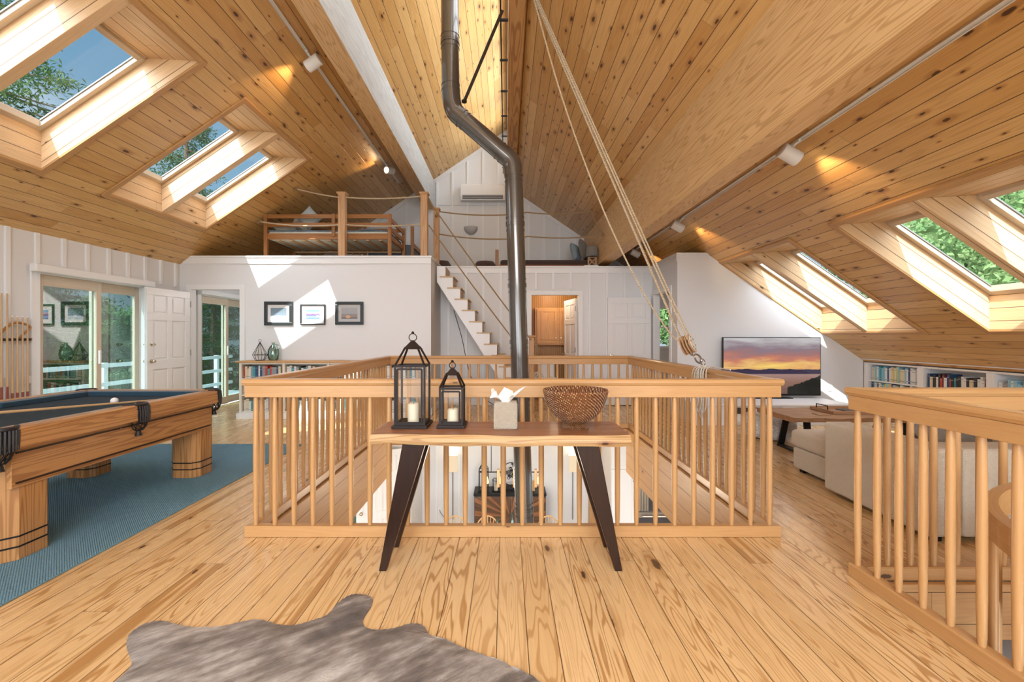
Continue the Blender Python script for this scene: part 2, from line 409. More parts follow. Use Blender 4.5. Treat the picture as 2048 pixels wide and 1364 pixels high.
def mat_leaf(name, c1, c2, tr=.35):
    s = SH(name)
    n = s.n('ShaderNodeObjectInfo')
    g = s.n('ShaderNodeNewGeometry')
    c = s.mix(g.outputs['Random Per Island'], c1, c2)
    d = s.n('ShaderNodeBsdfDiffuse'); s.set(d.inputs[0], c)
    t = s.n('ShaderNodeBsdfTranslucent'); s.set(t.inputs[0], c)
    m = s.n('ShaderNodeMixShader'); m.inputs[0].default_value = tr
    s.nt.links.new(d.outputs[0], m.inputs[1]); s.nt.links.new(t.outputs[0], m.inputs[2]); s.nt.links.new(m.outputs[0], s.out.inputs[0])
    return s.done()
M['needle'] = mat_leaf('conifer_needles', (.035, .075, .030), (.10, .17, .06))
M['leaf'] = mat_leaf('broad_leaves', (.10, .21, .08), (.30, .44, .20), .45)
M['bark'] = plain('bark', (.12, .085, .06), .9, var=.3, scale=12, bump=.01, bscale=30)
M['ground'] = plain('forest_ground', (.10, .12, .06), .95, var=.4, scale=1.5)
M['deck'] = plain('pale_deck', (.62, .64, .64), .6, var=.08, scale=3)
M['stone'] = plain('pale_patio', (.60, .66, .68), .7, var=.08, scale=3)
BOOKC = {'navy': (.03, .07, .16), 'teal': (.05, .28, .34), 'blue': (.25, .50, .62), 'red': (.48, .06, .04), 'maroon': (.17, .035, .04),
         'white': (.72, .72, .70), 'cream': (.66, .58, .42), 'black': (.025, .025, .028), 'grey': (.27, .28, .30), 'tan': (.44, .28, .15), 'green': (.07, .20, .12), 'yellow': (.66, .52, .14), 'pink': (.60, .34, .34)}
for k, v in BOOKC.items(): M['book_' + k] = plain('book_cover_' + k.replace(' ', '_'), v, .5, var=.12, scale=30)
M['gold'] = plain('spine_band', (.62, .56, .42), .5)

# ------------------------------------------------------------------ mesh helper
class MB:
    def __init__(s): s.v = []; s.f = []; s.uv = []; s.mi = []; s.sm = []
    def poly(s, pts, faces, g=None, mi=0, smooth=False, uvoff=None, uvs=None):
        b = len(s.v); s.v += [tuple(p) for p in pts]
        off = uvoff if uvoff is not None else (random.uniform(0, 20), random.uniform(0, 20))
        g = Vector(g).normalized() if g is not None else Vector((1, 0, 0))
        for k, f in enumerate(faces):
            P = [Vector(pts[i]) for i in f]
            if uvs is not None: s.uv.append(uvs[k])
            else:
                n = Vector((0, 0, 0))
                for i in range(len(P)):
                    a, c = P[i], P[(i + 1) % len(P)]
                    n += a.cross(c)
                if n.length < 1e-12: n = Vector((0, 0, 1))
                n.normalize()
                gg = g
                if abs(n.dot(g)) > .9: gg = n.orthogonal().normalized()
                gg = (gg - n * n.dot(gg)).normalized(); t = n.cross(gg)
                if max(t, key=abs) < 0: t = -t
                s.uv.append([(p.dot(gg) + off[0], p.dot(t) + off[1]) for p in P])
            s.f.append([b + i for i in f]); s.mi.append(mi); s.sm.append(smooth)
        return s
    def box(s, x0, x1, y0, y1, z0, z1, g=None, mi=0, uvoff=None):
        if x1 < x0: x0, x1 = x1, x0
        if y1 < y0: y0, y1 = y1, y0
        if z1 < z0: z0, z1 = z1, z0
        if g is None:
            d = (x1 - x0, y1 - y0, z1 - z0); k = d.index(max(d)); g = [0, 0, 0]; g[k] = 1
        P = [(x, y, z) for z in (z0, z1) for y in (y0, y1) for x in (x0, x1)]
        F = [(0, 2, 3, 1), (4, 5, 7, 6), (0, 1, 5, 4), (2, 6, 7, 3), (0, 4, 6, 2), (1, 3, 7, 5)]
        return s.poly(P, F, g, mi, uvoff=uvoff)
    def bar(s, p0, p1, w, h, up=(0, 0, 1), mi=0, w1=None, h1=None):
        p0, p1 = Vector(p0), Vector(p1); d = (p1 - p0).normalized(); up = Vector(up)
        sd = d.cross(up)
        if sd.length < 1e-5: sd = d.orthogonal()
        sd.normalize(); u = sd.cross(d).normalized()
        w1 = w if w1 is None else w1; h1 = h if h1 is None else h1
        P = []
        for p, a, b in ((p0, w, h), (p1, w1, h1)):
            P += [p - sd * a / 2 - u * b / 2, p + sd * a / 2 - u * b / 2, p + sd * a / 2 + u * b / 2, p - sd * a / 2 + u * b / 2]
        F = [(3, 2, 1, 0), (4, 5, 6, 7), (0, 1, 5, 4), (1, 2, 6, 5), (2, 3, 7, 6), (3, 0, 4, 7)]
        return s.poly([tuple(p) for p in P], F, tuple(d), mi)
    def prism(s, prof, a, b, axis, g=None, mi=0, smooth=False):
        """extrude a 2D profile between a and b along axis; profile coords are the other two axes in order"""
        def P(c, t):
            if axis == 'x': return (t, c[0], c[1])
            if axis == 'y': return (c[0], t, c[1])
            return (c[0], c[1], t)
        n = len(prof)
        pts = [P(c, a) for c in prof] + [P(c, b) for c in prof]
        F = [tuple(range(n - 1, -1, -1)), tuple(range(n, 2 * n))] + [(i, (i + 1) % n, n + (i + 1) % n, n + i) for i in range(n)]
        if g is None: g = {'x': (1, 0, 0), 'y': (0, 1, 0), 'z': (0, 0, 1)}[axis]
        return s.poly(pts, F, g, mi, smooth)
    def tube(s, path, r, n=10, mi=0, caps=True, smooth=True, closed=False):
        path = [Vector(p) for p in path]; m = len(path)
        rr = r if isinstance(r, (list, tuple)) else [r] * m
        pts = []; prev = None; L = 0; Ls = []
        for i, p in enumerate(path):
            if closed: t = path[(i + 1) % m] - path[i - 1]
            elif i == 0: t = path[1] - path[0]
            elif i == m - 1: t = path[-1] - path[-2]
            else: t = path[i + 1] - path[i - 1]
            t.normalize()
            if prev is None:
                a = t.orthogonal().normalized()
            else:
                a = prev - t * prev.dot(t)
                a = a.normalized() if a.length > 1e-6 else t.orthogonal().normalized()
            prev = a; bb = t.cross(a)
            if i: L += (path[i] - path[i - 1]).length
            Ls.append(L)
            for k in range(n):
                an = 2 * PI * k / n
                pts.append(tuple(p + (a * math.cos(an) + bb * math.sin(an)) * rr[i]))
        F = []; U = []; o = random.uniform(0, 10); ov = random.uniform(0, 10)
        rm = max(rr)
        rng = m if closed else m - 1
        for i in range(rng):
            j = (i + 1) % m; lj = Ls[j] if j else L + (path[0] - path[-1]).length
            for k in range(n):
                k2 = (k + 1) % n
                F.append((i * n + k, i * n + k2, j * n + k2, j * n + k))
                c = 2 * PI * rm
                U.append([(Ls[i] + o, k / n * c + ov), (Ls[i] + o, (k + 1) / n * c + ov), (lj + o, (k + 1) / n * c + ov), (lj + o, k / n * c + ov)])
        if caps and not closed:
            F.append(tuple(range(n - 1, -1, -1))); U.append([(0, 0)] * n)
            F.append(tuple((m - 1) * n + k for k in range(n))); U.append([(0, 0)] * n)
        s.poly(pts, F, None, mi, smooth, uvs=U)
        if caps and not closed: s.sm[-1] = s.sm[-2] = False
        return s
    def rope(s, path, r, n=8, mi=0, closed=False):
        b = len(s.uv); s.tube(path, r, n, mi, closed=closed)
        c = 2 * PI * (max(r) if isinstance(r, (list, tuple)) else r)
        for i in range(b, len(s.uv)): s.uv[i] = [(a, d / c) for a, d in s.uv[i]]
        return s
    def lathe(s, prof, c=(0, 0, 0), n=24, mi=0, smooth=True, rot=None, phase=0.0, uvrow=False, sx=1, sy=1):
        c = Vector(c); pts = []
        for r, z in prof:
            for k in range(n):
                a = 2 * PI * k / n + phase
                p = Vector((r * math.cos(a) * sx, r * math.sin(a) * sy, z))
                if rot is not None: p = rot @ p
                pts.append(tuple(c + p))
        F = []; U = []; m = len(prof); L = 0
        for i in range(m - 1):
            dl = math.hypot(prof[i + 1][0] - prof[i][0], prof[i + 1][1] - prof[i][1])
            for k in range(n):
                k2 = (k + 1) % n
                F.append((i * n + k, i * n + k2, (i + 1) * n + k2, (i + 1) * n + k))
                if uvrow: U.append([(k / n, i * uvrow), ((k + 1) / n, i * uvrow), ((k + 1) / n, (i + 1) * uvrow), (k / n, (i + 1) * uvrow)])
                else:
                    rr = 2 * PI * max(prof[i][0], .01)
                    U.append([(L, k / n * rr), (L, (k + 1) / n * rr), (L + dl, (k + 1) / n * rr), (L + dl, k / n * rr)])
            L += dl
        if prof[0][0] > 1e-4: F.append(tuple(range(n - 1, -1, -1))); U.append([(0, 0)] * n)
        if prof[-1][0] > 1e-4: F.append(tuple((m - 1) * n + k for k in range(n))); U.append([(0, 0)] * n)
        return s.poly(pts, F, None, mi, smooth, uvs=U)
    def build(s, name, mat, parent=None, bevel=0.0, origin=None, mats=None, seg=2):
        if parent is not None:
            o0 = Vector((0, 0, 0)); p = parent
            while p is not None: o0 += p.location; p = p.parent
        else:
            if origin is None:
                xs = [v[0] for v in s.v]; ys = [v[1] for v in s.v]; zs = [v[2] for v in s.v]
                origin = ((min(xs) + max(xs)) / 2, (min(ys) + max(ys)) / 2, min(zs))
            o0 = Vector(origin)
        me = bpy.data.meshes.new(name)
        me.from_pydata([(v[0] - o0.x, v[1] - o0.y, v[2] - o0.z) for v in s.v], [], s.f)
        uvl = me.uv_layers.new(name='UVMap')
        flat = [c for fu in s.uv for uv in fu for c in uv]
        uvl.data.foreach_set('uv', flat)
        me.polygons.foreach_set('material_index', s.mi)
        me.polygons.foreach_set('use_smooth', s.sm)
        for m in (mats or [mat]): me.materials.append(m)
        me.update()
        if any(s.sm): me.set_sharp_from_angle(angle=math.radians(42))
        ob = bpy.data.objects.new(name, me); C.objects.link(ob)
        if parent is not None: ob.parent = parent
        else: ob.location = o0
        if bevel:
            b = ob.modifiers.new('bevel', 'BEVEL'); b.width = bevel; b.segments = seg; b.limit_method = 'ANGLE'; b.angle_limit = math.radians(50)
        return ob

def tag(o, label=None, cat=None, group=None, kind=None):
    if label: o['label'] = label
    if cat: o['category'] = cat
    if group: o['group'] = group
    if kind: o['kind'] = kind
    return o
def thing(name, label, cat, loc=(0, 0, 0), group=None):
    o = bpy.data.objects.new(name, None); C.objects.link(o); o.location = loc; o.empty_display_size = .1
    return tag(o, label, cat, group)
def struct(o): o['kind'] = 'structure'; return o
def sag(p0, p1, d, n=14):
    p0, p1 = Vector(p0), Vector(p1)
    return [p0.lerp(p1, i / n) - Vector((0, 0, d * 4 * (i / n) * (1 - i / n))) for i in range(n + 1)]
def spline(pts, k=8):
    """Catmull-Rom through the points"""
    P = [Vector(p) for p in pts]; out = []
    Q = [P[0] * 2 - P[1]] + P + [P[-1] * 2 - P[-2]]
    for i in range(1, len(Q) - 2):
        for j in range(k):
            t = j / k; a, b, c, d = Q[i - 1], Q[i], Q[i + 1], Q[i + 2]
            out.append(.5 * ((2 * b) + (c - a) * t + (2 * a - 5 * b + 4 * c - d) * t * t + (3 * b - a - 3 * c + d) * t ** 3))
    out.append(P[-1]); return out
def soft(o, lv=2):
    m = o.modifiers.new('sub', 'SUBSURF'); m.levels = lv; m.render_levels = lv
    for p in o.data.polygons: p.use_smooth = True
    return o
# ------------------------------------------------------------------ the building
XL, XR = -5.46, 5.86           # pool-side wall, knee wall
YR = -2.5                      # rear wall, behind the camera
YP, YM, YG = 7.45, 8.55, 10.65 # picture wall, stair wall, gable
YT = 7.30                      # television wall
SL = .68
def zl(x): return 6.236 + .68 * x
def zr(x): return 4.93 - .684 * x
VX0, VX1, VY0, VY1 = -1.66, 1.75, 2.985, 6.38     # open well in the floor
SX0, SX1, SY0, SY1 = 1.955, 4.3, -.8, 2.405       # stair well
LZ = 2.58                                          # loft floor

def floor_mesh(mb, z, flip=False, y1=YG, x0=XL, x1=XR, y0=YR):
    xs = sorted({x0, VX0, VX1, SX0, SX1, x1}); ys = sorted({y0, SY0, SY1, VY0, VY1, y1})
    for i in range(len(xs) - 1):
        for j in range(len(ys) - 1):
            cx, cy = (xs[i] + xs[i + 1]) / 2, (ys[j] + ys[j + 1]) / 2
            if VX0 < cx < VX1 and VY0 < cy < VY1: continue
            if SX0 < cx < SX1 and SY0 < cy < SY1: continue
            q = [(xs[i], ys[j], z), (xs[i + 1], ys[j], z), (xs[i + 1], ys[j + 1], z), (xs[i], ys[j + 1], z)]
            if flip: q = q[::-1]
            mb.poly(q, [(0, 1, 2, 3)], (0, 1, 0), uvoff=(0, .04))
mb = MB(); floor_mesh(mb, 0.0); struct(mb.build('floor', M['floor'], origin=(0, 0, 0)))
mb = MB(); floor_mesh(mb, -.62, True, y1=VY1); mb.poly([(XL, VY1, -.24), (XL, 9.4, -.24), (XR, 9.4, -.24), (XR, VY1, -.24)], [(0, 1, 2, 3)]); mb.box(XL, VX0, VY1, VY1 + .05, -.62, -.24); mb.box(VX1, XR, VY1, VY1 + .05, -.62, -.24); struct(mb.build('ceiling', M['wall'], origin=(0, 0, -.62)))
# faces of the two openings
def fascia(n, x0, x1, y0, y1, z0=-.62):
    mb = MB(); mb.box(x0, x1, y0, y1, z0, -.003, g=(1, 0, 0) if x1 - x0 > y1 - y0 else (0, 1, 0)); struct(mb.build('trim_%d' % n, M['fascia'], bevel=.004))
t = .03
fascia(1, VX0 - .001, VX0 + t, VY0, VY1); fascia(2, VX1 - t, VX1 + .001, VY0, VY1)
fascia(3, VX0 + t, VX1 - t, VY0 - .001, VY0 + t); fascia(4, VX0 + t, VX1 - t, VY1 - t, VY1, -.235)
fascia(5, SX0, SX1, SY1 - t, SY1, -.30); fascia(6, SX0 - .001, SX0 + t, SY0, SY1 - t, -.30); fascia(7, SX1 - t, SX1, SY0, SY1 - t, -.30)

# roof slopes with skylight openings
SKL = [(-4.72, -3.12, 5.30, 7.00), (-4.72, -3.12, 2.82, 4.52)]
SKR = [(3.53, 5.17, 5.56, 7.28), (3.53, 5.17, 3.04, 4.76)]
def slope(name, x0, x1, zf, holes, uvx):
    mb = MB()
    xs = sorted({x0, x1} | {h[0] for h in holes} | {h[1] for h in holes})
    ys = sorted({YR, YG + .1} | {h[2] for h in holes} | {h[3] for h in holes})
    k = math.sqrt(1 + SL * SL)
    for i in range(len(xs) - 1):
        for j in range(len(ys) - 1):
            a, b, c, d = xs[i], xs[i + 1], ys[j], ys[j + 1]
            if any(h[0] <= a and b <= h[1] and h[2] <= c and d <= h[3] for h in holes): continue
            P = [(a, c, zf(a)), (b, c, zf(b)), (b, d, zf(b)), (a, d, zf(a))]
            P2 = [(p[0], p[1], p[2] + .12) for p in P]
            U = [[(c, a * k), (c, b * k), (d, b * k), (d, a * k)][::-1]]
            mb.poly(P + P2, [(3, 2, 1, 0)], uvs=[[(d, a * k), (d, b * k), (c, b * k), (c, a * k)]])
            mb.poly(P + P2, [(4, 5, 6, 7)], (0, 1, 0))
    return struct(mb.build(name, M['ceil'], origin=(0, 0, 0)))
slope('ceiling', XL - .12, .03, zl, SKL, 0)
slope('ceiling', .03, XR + .02, zr, SKR, 0)

def skylight(num, x0, x1, y0, y1, zf, side):
    """x0<x1 opening on the slope; side -1: slope falls to -X"""
    win = struct(bpy.data.objects.new('window_%d' % num, None)); C.objects.link(win); win.location = ((x0 + x1) / 2, (y0 + y1) / 2, zf((x0 + x1) / 2))
    H = .40
    lo, hi = (x0, x1) if side < 0 else (x1, x0)
    xg = hi + side * .54
    prof = [(lo, zf(lo)), (hi, zf(hi)), (xg, zf(xg) + H), (lo, zf(lo) + H)]
    T = .035
    g3 = Vector((1, 0, -side * .68)).normalized()
    def slab(pts, n, g):
        n = Vector(n) * T
        P = [Vector(p) for p in pts]; Q = [p + n for p in P]; m = len(P)
        F = [tuple(range(m)), tuple(range(2 * m - 1, m - 1, -1))] + [(i, (i + 1) % m, m + (i + 1) % m, m + i) for i in range(m)]
        wl.poly([tuple(p) for p in P + Q], F, g)
    wl = MB()
    e = .03
    slab([(p[0], y0, p[1]) for p in prof], (0, -1, 0), g3)
    slab([(p[0], y1, p[1]) for p in prof], (0, 1, 0), g3)
    slab([(lo, y0 - e, zf(lo)), (lo, y1 + e, zf(lo)), (lo, y1 + e, zf(lo) + H), (lo, y0 - e, zf(lo) + H)], (side, 0, 0), (0, 1, 0))
    slab([(hi, y0 - e, zf(hi)), (hi, y1 + e, zf(hi)), (xg, y1 + e, zf(xg) + H), (xg, y0 - e, zf(xg) + H)], (0, 0, 1), (0, 1, 0))
    wl.build('well_lining', M['well'], win)
    ym = (y0 + y1) / 2
    mb = MB(); mb.prism([(a, b) for a, b in prof], ym - .05, ym + .05, 'y', g=g3); mb.build('divider', M['well'], win, bevel=.004)
    # trim board on the slope round the opening
    tr = MB(); w = .06; d = .022
    def zz(x): return zf(x) - .002
    def strip(xa, xb, ya, yb, g):
        P = [(xa, ya, zz(xa)), (xb, ya, zz(xb)), (xb, yb, zz(xb)), (xa, yb, zz(xa))]
        Q = [(p[0], p[1], p[2] - d) for p in P]
        tr.poly(P + Q, [(0, 1, 2, 3), (7, 6, 5, 4), (0, 4, 5, 1), (1, 5, 6, 2), (2, 6, 7, 3), (3, 7, 4, 0)], g)
    strip(x0 - w * .8, x1 + w * .8, y0 - w, y0, tuple(g3)); strip(x0 - w * .8, x1 + w * .8, y1, y1 + (w if y1 < 7.2 else .015), tuple(g3))
    strip(x0 - w * .8, x0, y0, y1, (0, 1, 0)); strip(x1, x1 + w * .8, y0, y1, (0, 1, 0))
    tr.build('opening_trim', M['trim'], win, bevel=.003)
    for (a, b) in ((y0, ym - .05), (ym + .05, y1)):
        fr = MB(); gx0, gx1 = sorted((lo, xg)); fw = .055
        def gz(x, dz=0): return zf(x) + H + dz
        def fstrip(mbx, xa, xb, ya, yb, dz0, dz1, mi=0):
            P = [(xa, ya, gz(xa, dz0)), (xb, ya, gz(xb, dz0)), (xb, yb, gz(xb, dz0)), (xa, yb, gz(xa, dz0))]
            Q = [(p[0], p[1], p[2] + dz1 - dz0) for p in P]
            mbx.poly(P + Q, [(3, 2, 1, 0), (4, 5, 6, 7), (0, 1, 5, 4), (1, 2, 6, 5), (2, 3, 7, 6), (3, 0, 4, 7)], tuple(g3) if xb - xa > yb - ya else (0, 1, 0), mi)
        fstrip(fr, gx0, gx1, a, a + fw, -.03, .036); fstrip(fr, gx0, gx1, b - fw, b, -.03, .036)
        fstrip(fr, gx0, gx0 + fw * .8, a + fw, b - fw, -.03, .036); fstrip(fr, gx1 - fw * .8, gx1, a + fw, b - fw, -.03, .036)
        f = fr.build('sash', M['winframe'], win, bevel=.004)
        sl = MB(); fstrip(sl, gx0 + .05, gx1 - .05, a + fw, a + fw + .010, .02, .034); fstrip(sl, gx0 + .05, gx1 - .05, b - fw - .010, b - fw, .02, .034)
        sl.build('metal_strip', M['alu'], f)
        gl = MB(); P = [(gx0 + .02, a + .03, gz(gx0 + .02, .035)), (gx1 - .02, a + .03, gz(gx1 - .02, .035)), (gx1 - .02, b - .03, gz(gx1 - .02, .035)), (gx0 + .02, b - .03, gz(gx0 + .02, .035))]
        gl.poly(P, [(0, 1, 2, 3)]); gl.build('pane', M['skyglass'], win)
    return win
skylight(1, *SKL[0], zl, -1); skylight(2, *SKL[1], zl, -1)
skylight(3, *SKR[0], zr, 1); skylight(4, *SKR[1], zr, 1)

# walls -------------------------------------------------------------------------------------------
def wall_rects(mb, axis, at, rng, holes, th, z0=0.0):
    """wall slab in plane axis=at (x or y) spanning rng=(a,b,z1), holes (a0,a1,z0,z1)"""
    a, b, z1 = rng
    cs = sorted({a, b} | {h[0] for h in holes} | {h[1] for h in holes}); zs = sorted({z0, z1} | {h[2] for h in holes} | {h[3] for h in holes})
    for i in range(len(cs) - 1):
        for j in range(len(zs) - 1):
            c, z = (cs[i] + cs[i + 1]) / 2, (zs[j] + zs[j + 1]) / 2
            if any(h[0] < c < h[1] and h[2] < z < h[3] for h in holes): continue
            if axis == 'x': mb.box(at, at + th, cs[i], cs[i + 1], zs[j], zs[j + 1])
            else: mb.box(cs[i], cs[i + 1], at, at + th, zs[j], zs[j + 1])
def battens(mb, axis, at, pos, zlo, zhi, w=.045, d=.026):  # brighter white on the battens stands in for their relief shading
    for p in pos:
        a = zlo(p) if callable(zlo) else zlo; b = zhi(p) if callable(zhi) else zhi
        if b - a < .05: continue
        if axis == 'x': mb.box(at, at + d, p - w / 2, p + w / 2, a, b, mi=1)
        else: mb.box(p - w / 2, p + w / 2, at - d, at, a, b, mi=1)

SLD1 = (5.19, 6.70, 0.0, 2.05); SLD2 = (7.95, 9.45, 0.0, 2.05)
mb = MB(); wall_rects(mb, 'x', XL, (YR, YG, zl(XL) + .06), [SLD1, SLD2], -.12)
bt = [4.40 + .305 * i for i in range(-22, 11) if not (i >= 3)]
battens(mb, 'x', XL, [y for y in [5.17 - .31 * i for i in range(24)]], .12, zl(XL))
battens(mb, 'x', XL, [5.17 + .31 * i for i in range(1, 8)], 2.14, zl(XL))
mb.box(XL, XL + .018, YR, 5.10, .78, .87)
struct(mb.build('wall_left', None, mats=[M['wall'], M['trimw']], origin=(XL, 0, 0)))
# picture wall: white, capped by the loft ledge, doorway at its left end
mb = MB(); wall_rects(mb, 'y', YP, (XL, -1.256, 2.66), [(-5.26, -4.45, 0, 2.10)], .10)
mb.box(-1.256 - .10, -1.256, YP + .10, YM, 0, 2.66)
struct(mb.build('wall_front', M['wall'], origin=(-3.3, YP, 0)))
# stair wall with the bathroom doorway and battens
mb = MB(); wall_rects(mb, 'y', YM, (-1.36, 2.95, 2.66), [(.49, 1.39, 0, 2.11)], .10)
battens(mb, 'y', YM, [-1.1 + .334 * i for i in range(5)], .1, 2.56); battens(mb, 'y', YM, [.57 + .334 * i for i in range(3)], 2.22, 2.56); battens(mb, 'y', YM, [1.60 + .334 * i for i in range(4)], .1, 2.56)
struct(mb.build('wall_middle', None, mats=[M['wall'], M['trimw']], origin=(.8, YM, 0)))
# television wall and its left return with a doorway
xa = 2.81
mb = MB()
mb.prism([(xa, 0), (XR, 0), (XR, zr(XR) + .02), ((4.93 - 2.67) / .684, 2.67), (xa, 2.67)], YT, YT + .10, 'y')
wall_rects(mb, 'x', xa, (YT + .10, YM, 2.67), [(7.62, 8.42, 0, 2.10)], .10)
struct(mb.build('wall_television', M['wall'], origin=(4.3, YT, 0)))
# gable
ridge = 6.236
mb = MB()
mb.prism([(XL, LZ - .3), (XR, LZ - .3), (XR, LZ - .25), (3.4, zr(3.4)), (.03, zr(.03)), (.03, zl(.03)), (XL, zl(XL))], YG, YG + .1, 'y')
battens(mb, 'y', YG, [-5.3 + .3655 * i for i in range(24)], LZ, lambda x: (zl(x) if x < 0 else zr(x)) - .10)
mb.box(-2.1, .03, YG - .016, YG, 4.45, 4.49)
for zf, a, b in ((zl, -5.0, .03), (zr, .03, 3.2)):
    mb.poly([(a, YG - .018, zf(a) - .11), (b, YG - .018, zf(b) - .11), (b, YG - .018, zf(b)), (a, YG - .018, zf(a)), (a, YG, zf(a) - .11), (b, YG, zf(b) - .11), (b, YG, zf(b)), (a, YG, zf(a))],
            [(0, 1, 2, 3), (0, 4, 5, 1)])
struct(mb.build('wall_gable', None, mats=[M['wall'], M['trimw']], origin=(0, YG, LZ)))
mb = MB(); wall_rects(mb, 'y', YG + .02, (XL, XR, LZ - .30), [(3.45, 4.2, 1.08, 1.98)], .10, z0=-3.0); struct(mb.build('wall_back', M['wall'], origin=(0, YG, -3)))
# knee wall on the right, rear wall with unseen windows added to let in fill light
mb = MB(); mb.box(XR + .26, XR + .34, YR, YG, 0, .95); mb.box(XR + .0, XR + .26, YR, 2.55, 0, .93); mb.box(XR - .05, XR + .34, YR, YG, .945, 1.0); struct(mb.build('wall_right', M['wall'], origin=(XR, 0, 0)))
mb = MB(); wall_rects(mb, 'y', YR, (XL, XR, 6.4), [(-4.6, -1.8, .2, 2.3), (-1.5, 1.5, .2, 2.3), (1.8, 4.4, .2, 1.6), (-1.5, 1.5, 2.7, 4.4)], -.1)
struct(mb.build('wall_rear', M['wall'], origin=(0, YR, 0)))
for i, (a, b, c, d) in enumerate([(-4.6, -1.8, .2, 2.3), (-1.5, 1.5, .2, 2.3), (1.8, 4.4, .2, 1.6), (-1.5, 1.5, 2.7, 4.4)]):
    w = struct(bpy.data.objects.new('window_%d' % (11 + i), None)); C.objects.link(w); w.location = ((a + b) / 2, YR - .05, c)
    f = MB(); e = .06
    f.box(a, b, YR - .08, YR - .02, c, c + e); f.box(a, b, YR - .08, YR - .02, d - e, d); f.box(a, a + e, YR - .08, YR - .02, c + e, d - e); f.box(b - e, b, YR - .08, YR - .02, c + e, d - e)
    f.box((a + b) / 2 - .03, (a + b) / 2 + .03, YR - .08, YR - .02, c + e, d - e)
    f.build('frame', M['trimw'], w)
    g = MB(); g.poly([(a + e, YR - .05, c + e), (b - e, YR - .05, c + e), (b - e, YR - .05, d - e), (a + e, YR - .05, d - e)], [(0, 1, 2, 3)]); g.build('pane', M['glass'], w)
# clerestory strip between the two slopes (edge-on from here)
w = struct(bpy.data.objects.new('window_5', None)); C.objects.link(w); w.location = (.03, 4, 5)
f = MB(); f.box(.03, .10, YR, YG, zr(.03), zr(.03) + .18); f.box(.03, .10, YR, YG, zl(.03) - .12, zl(.03) + .05)
for k in range(9): y = YR + (YG - YR) * k / 8; f.box(.03, .10, y - .05, y + .05, zr(.03) + .18, zl(.03) - .12)
f.build('frame', M['trimw'], w)
g = MB(); g.poly([(.065, YR, 5.0), (.065, YG, 5.0), (.065, YG, 6.2), (.065, YR, 6.2)], [(0, 1, 2, 3)]); g.build('pane', M['glass'], w)

# loft floor, ledges
mb = MB()
mb.box(XL, -1.36, YP + .10, YG, LZ - .12, LZ, g=(1, 0, 0)); mb.box(-1.36, XR - 1.0, YM + .10, YG, LZ - .12, LZ, g=(1, 0, 0)); mb.box(xa + .10, 4.8, YT + .10, YM + .10, LZ - .12, LZ)
struct(mb.build('floor', M['lowfloor'], origin=(0, 9, LZ)))
mb = MB()
mb.box(XL, -1.24, YP - .03, YP + .11, 2.63, 2.665); mb.box(-5.4, -1.25, YP - .018, YP, 2.53, 2.63)
mb.box(-1.375, -1.235, YP + .11, YM - .03, 2.63, 2.665); mb.box(-1.375, 2.83, YM - .03, YM + .11, 2.63, 2.665); mb.box(-1.25, 2.81, YM - .018, YM, 2.53, 2.63)
mb.box(xa - .02, xa + .11, YT - .02, YM - .03, 2.655, 2.69); mb.box(xa + .11, 3.32, YT - .02, YT + .11, 2.655, 2.69); mb.box(xa - .015, xa, YT, YM - .02, 2.55, 2.655)
struct(mb.build('trim_8', M['trimw'], bevel=.004))
# baseboards
def base(n, *bx):
    mb = MB()
    for b in bx: mb.box(*b)
    struct(mb.build(n, M['trimw'], bevel=.004))
base('baseboard_left', (XL, XL + .018, YR, 5.10, 0, .12), (XL, XL + .018, 6.80, 7.40, 0, .12))
base('baseboard_middle', (-1.25, .38, YM - .018, YM, 0, .12), (1.50, 2.79, YM - .018, YM, 0, .12))
base('baseboard_front', (-1.42, -1.256, YP - .018, YP, 0, .12), (-1.256, -1.238, YP, YM - .02, 0, .12))
base('baseboard_television', (xa - .018, xa, YT + .02, 7.52, 0, .12))
# door casings
def casing(num, axis, at, a, b, top, sgn, w=.085, d=.02):
    mb = MB()
    for (c0, c1, z0, z1) in ((a - w, a, 0, top + w), (b, b + w, 0, top + w), (a, b, top, top + w)):
        if axis == 'y': mb.box(c0, c1, at, at + sgn * d, z0, z1)
        else: mb.box(at, at + sgn * d, c0, c1, z0, z1)
    struct(mb.build('trim_%d' % num, M['trimw'], bevel=.003))
casing(9, 'y', YP, -5.26, -4.45, 2.10, -1); casing(10, 'y', YM, .49, 1.39, 2.11, -1); casing(11, 'x', xa, 7.62, 8.42, 2.10, -1)

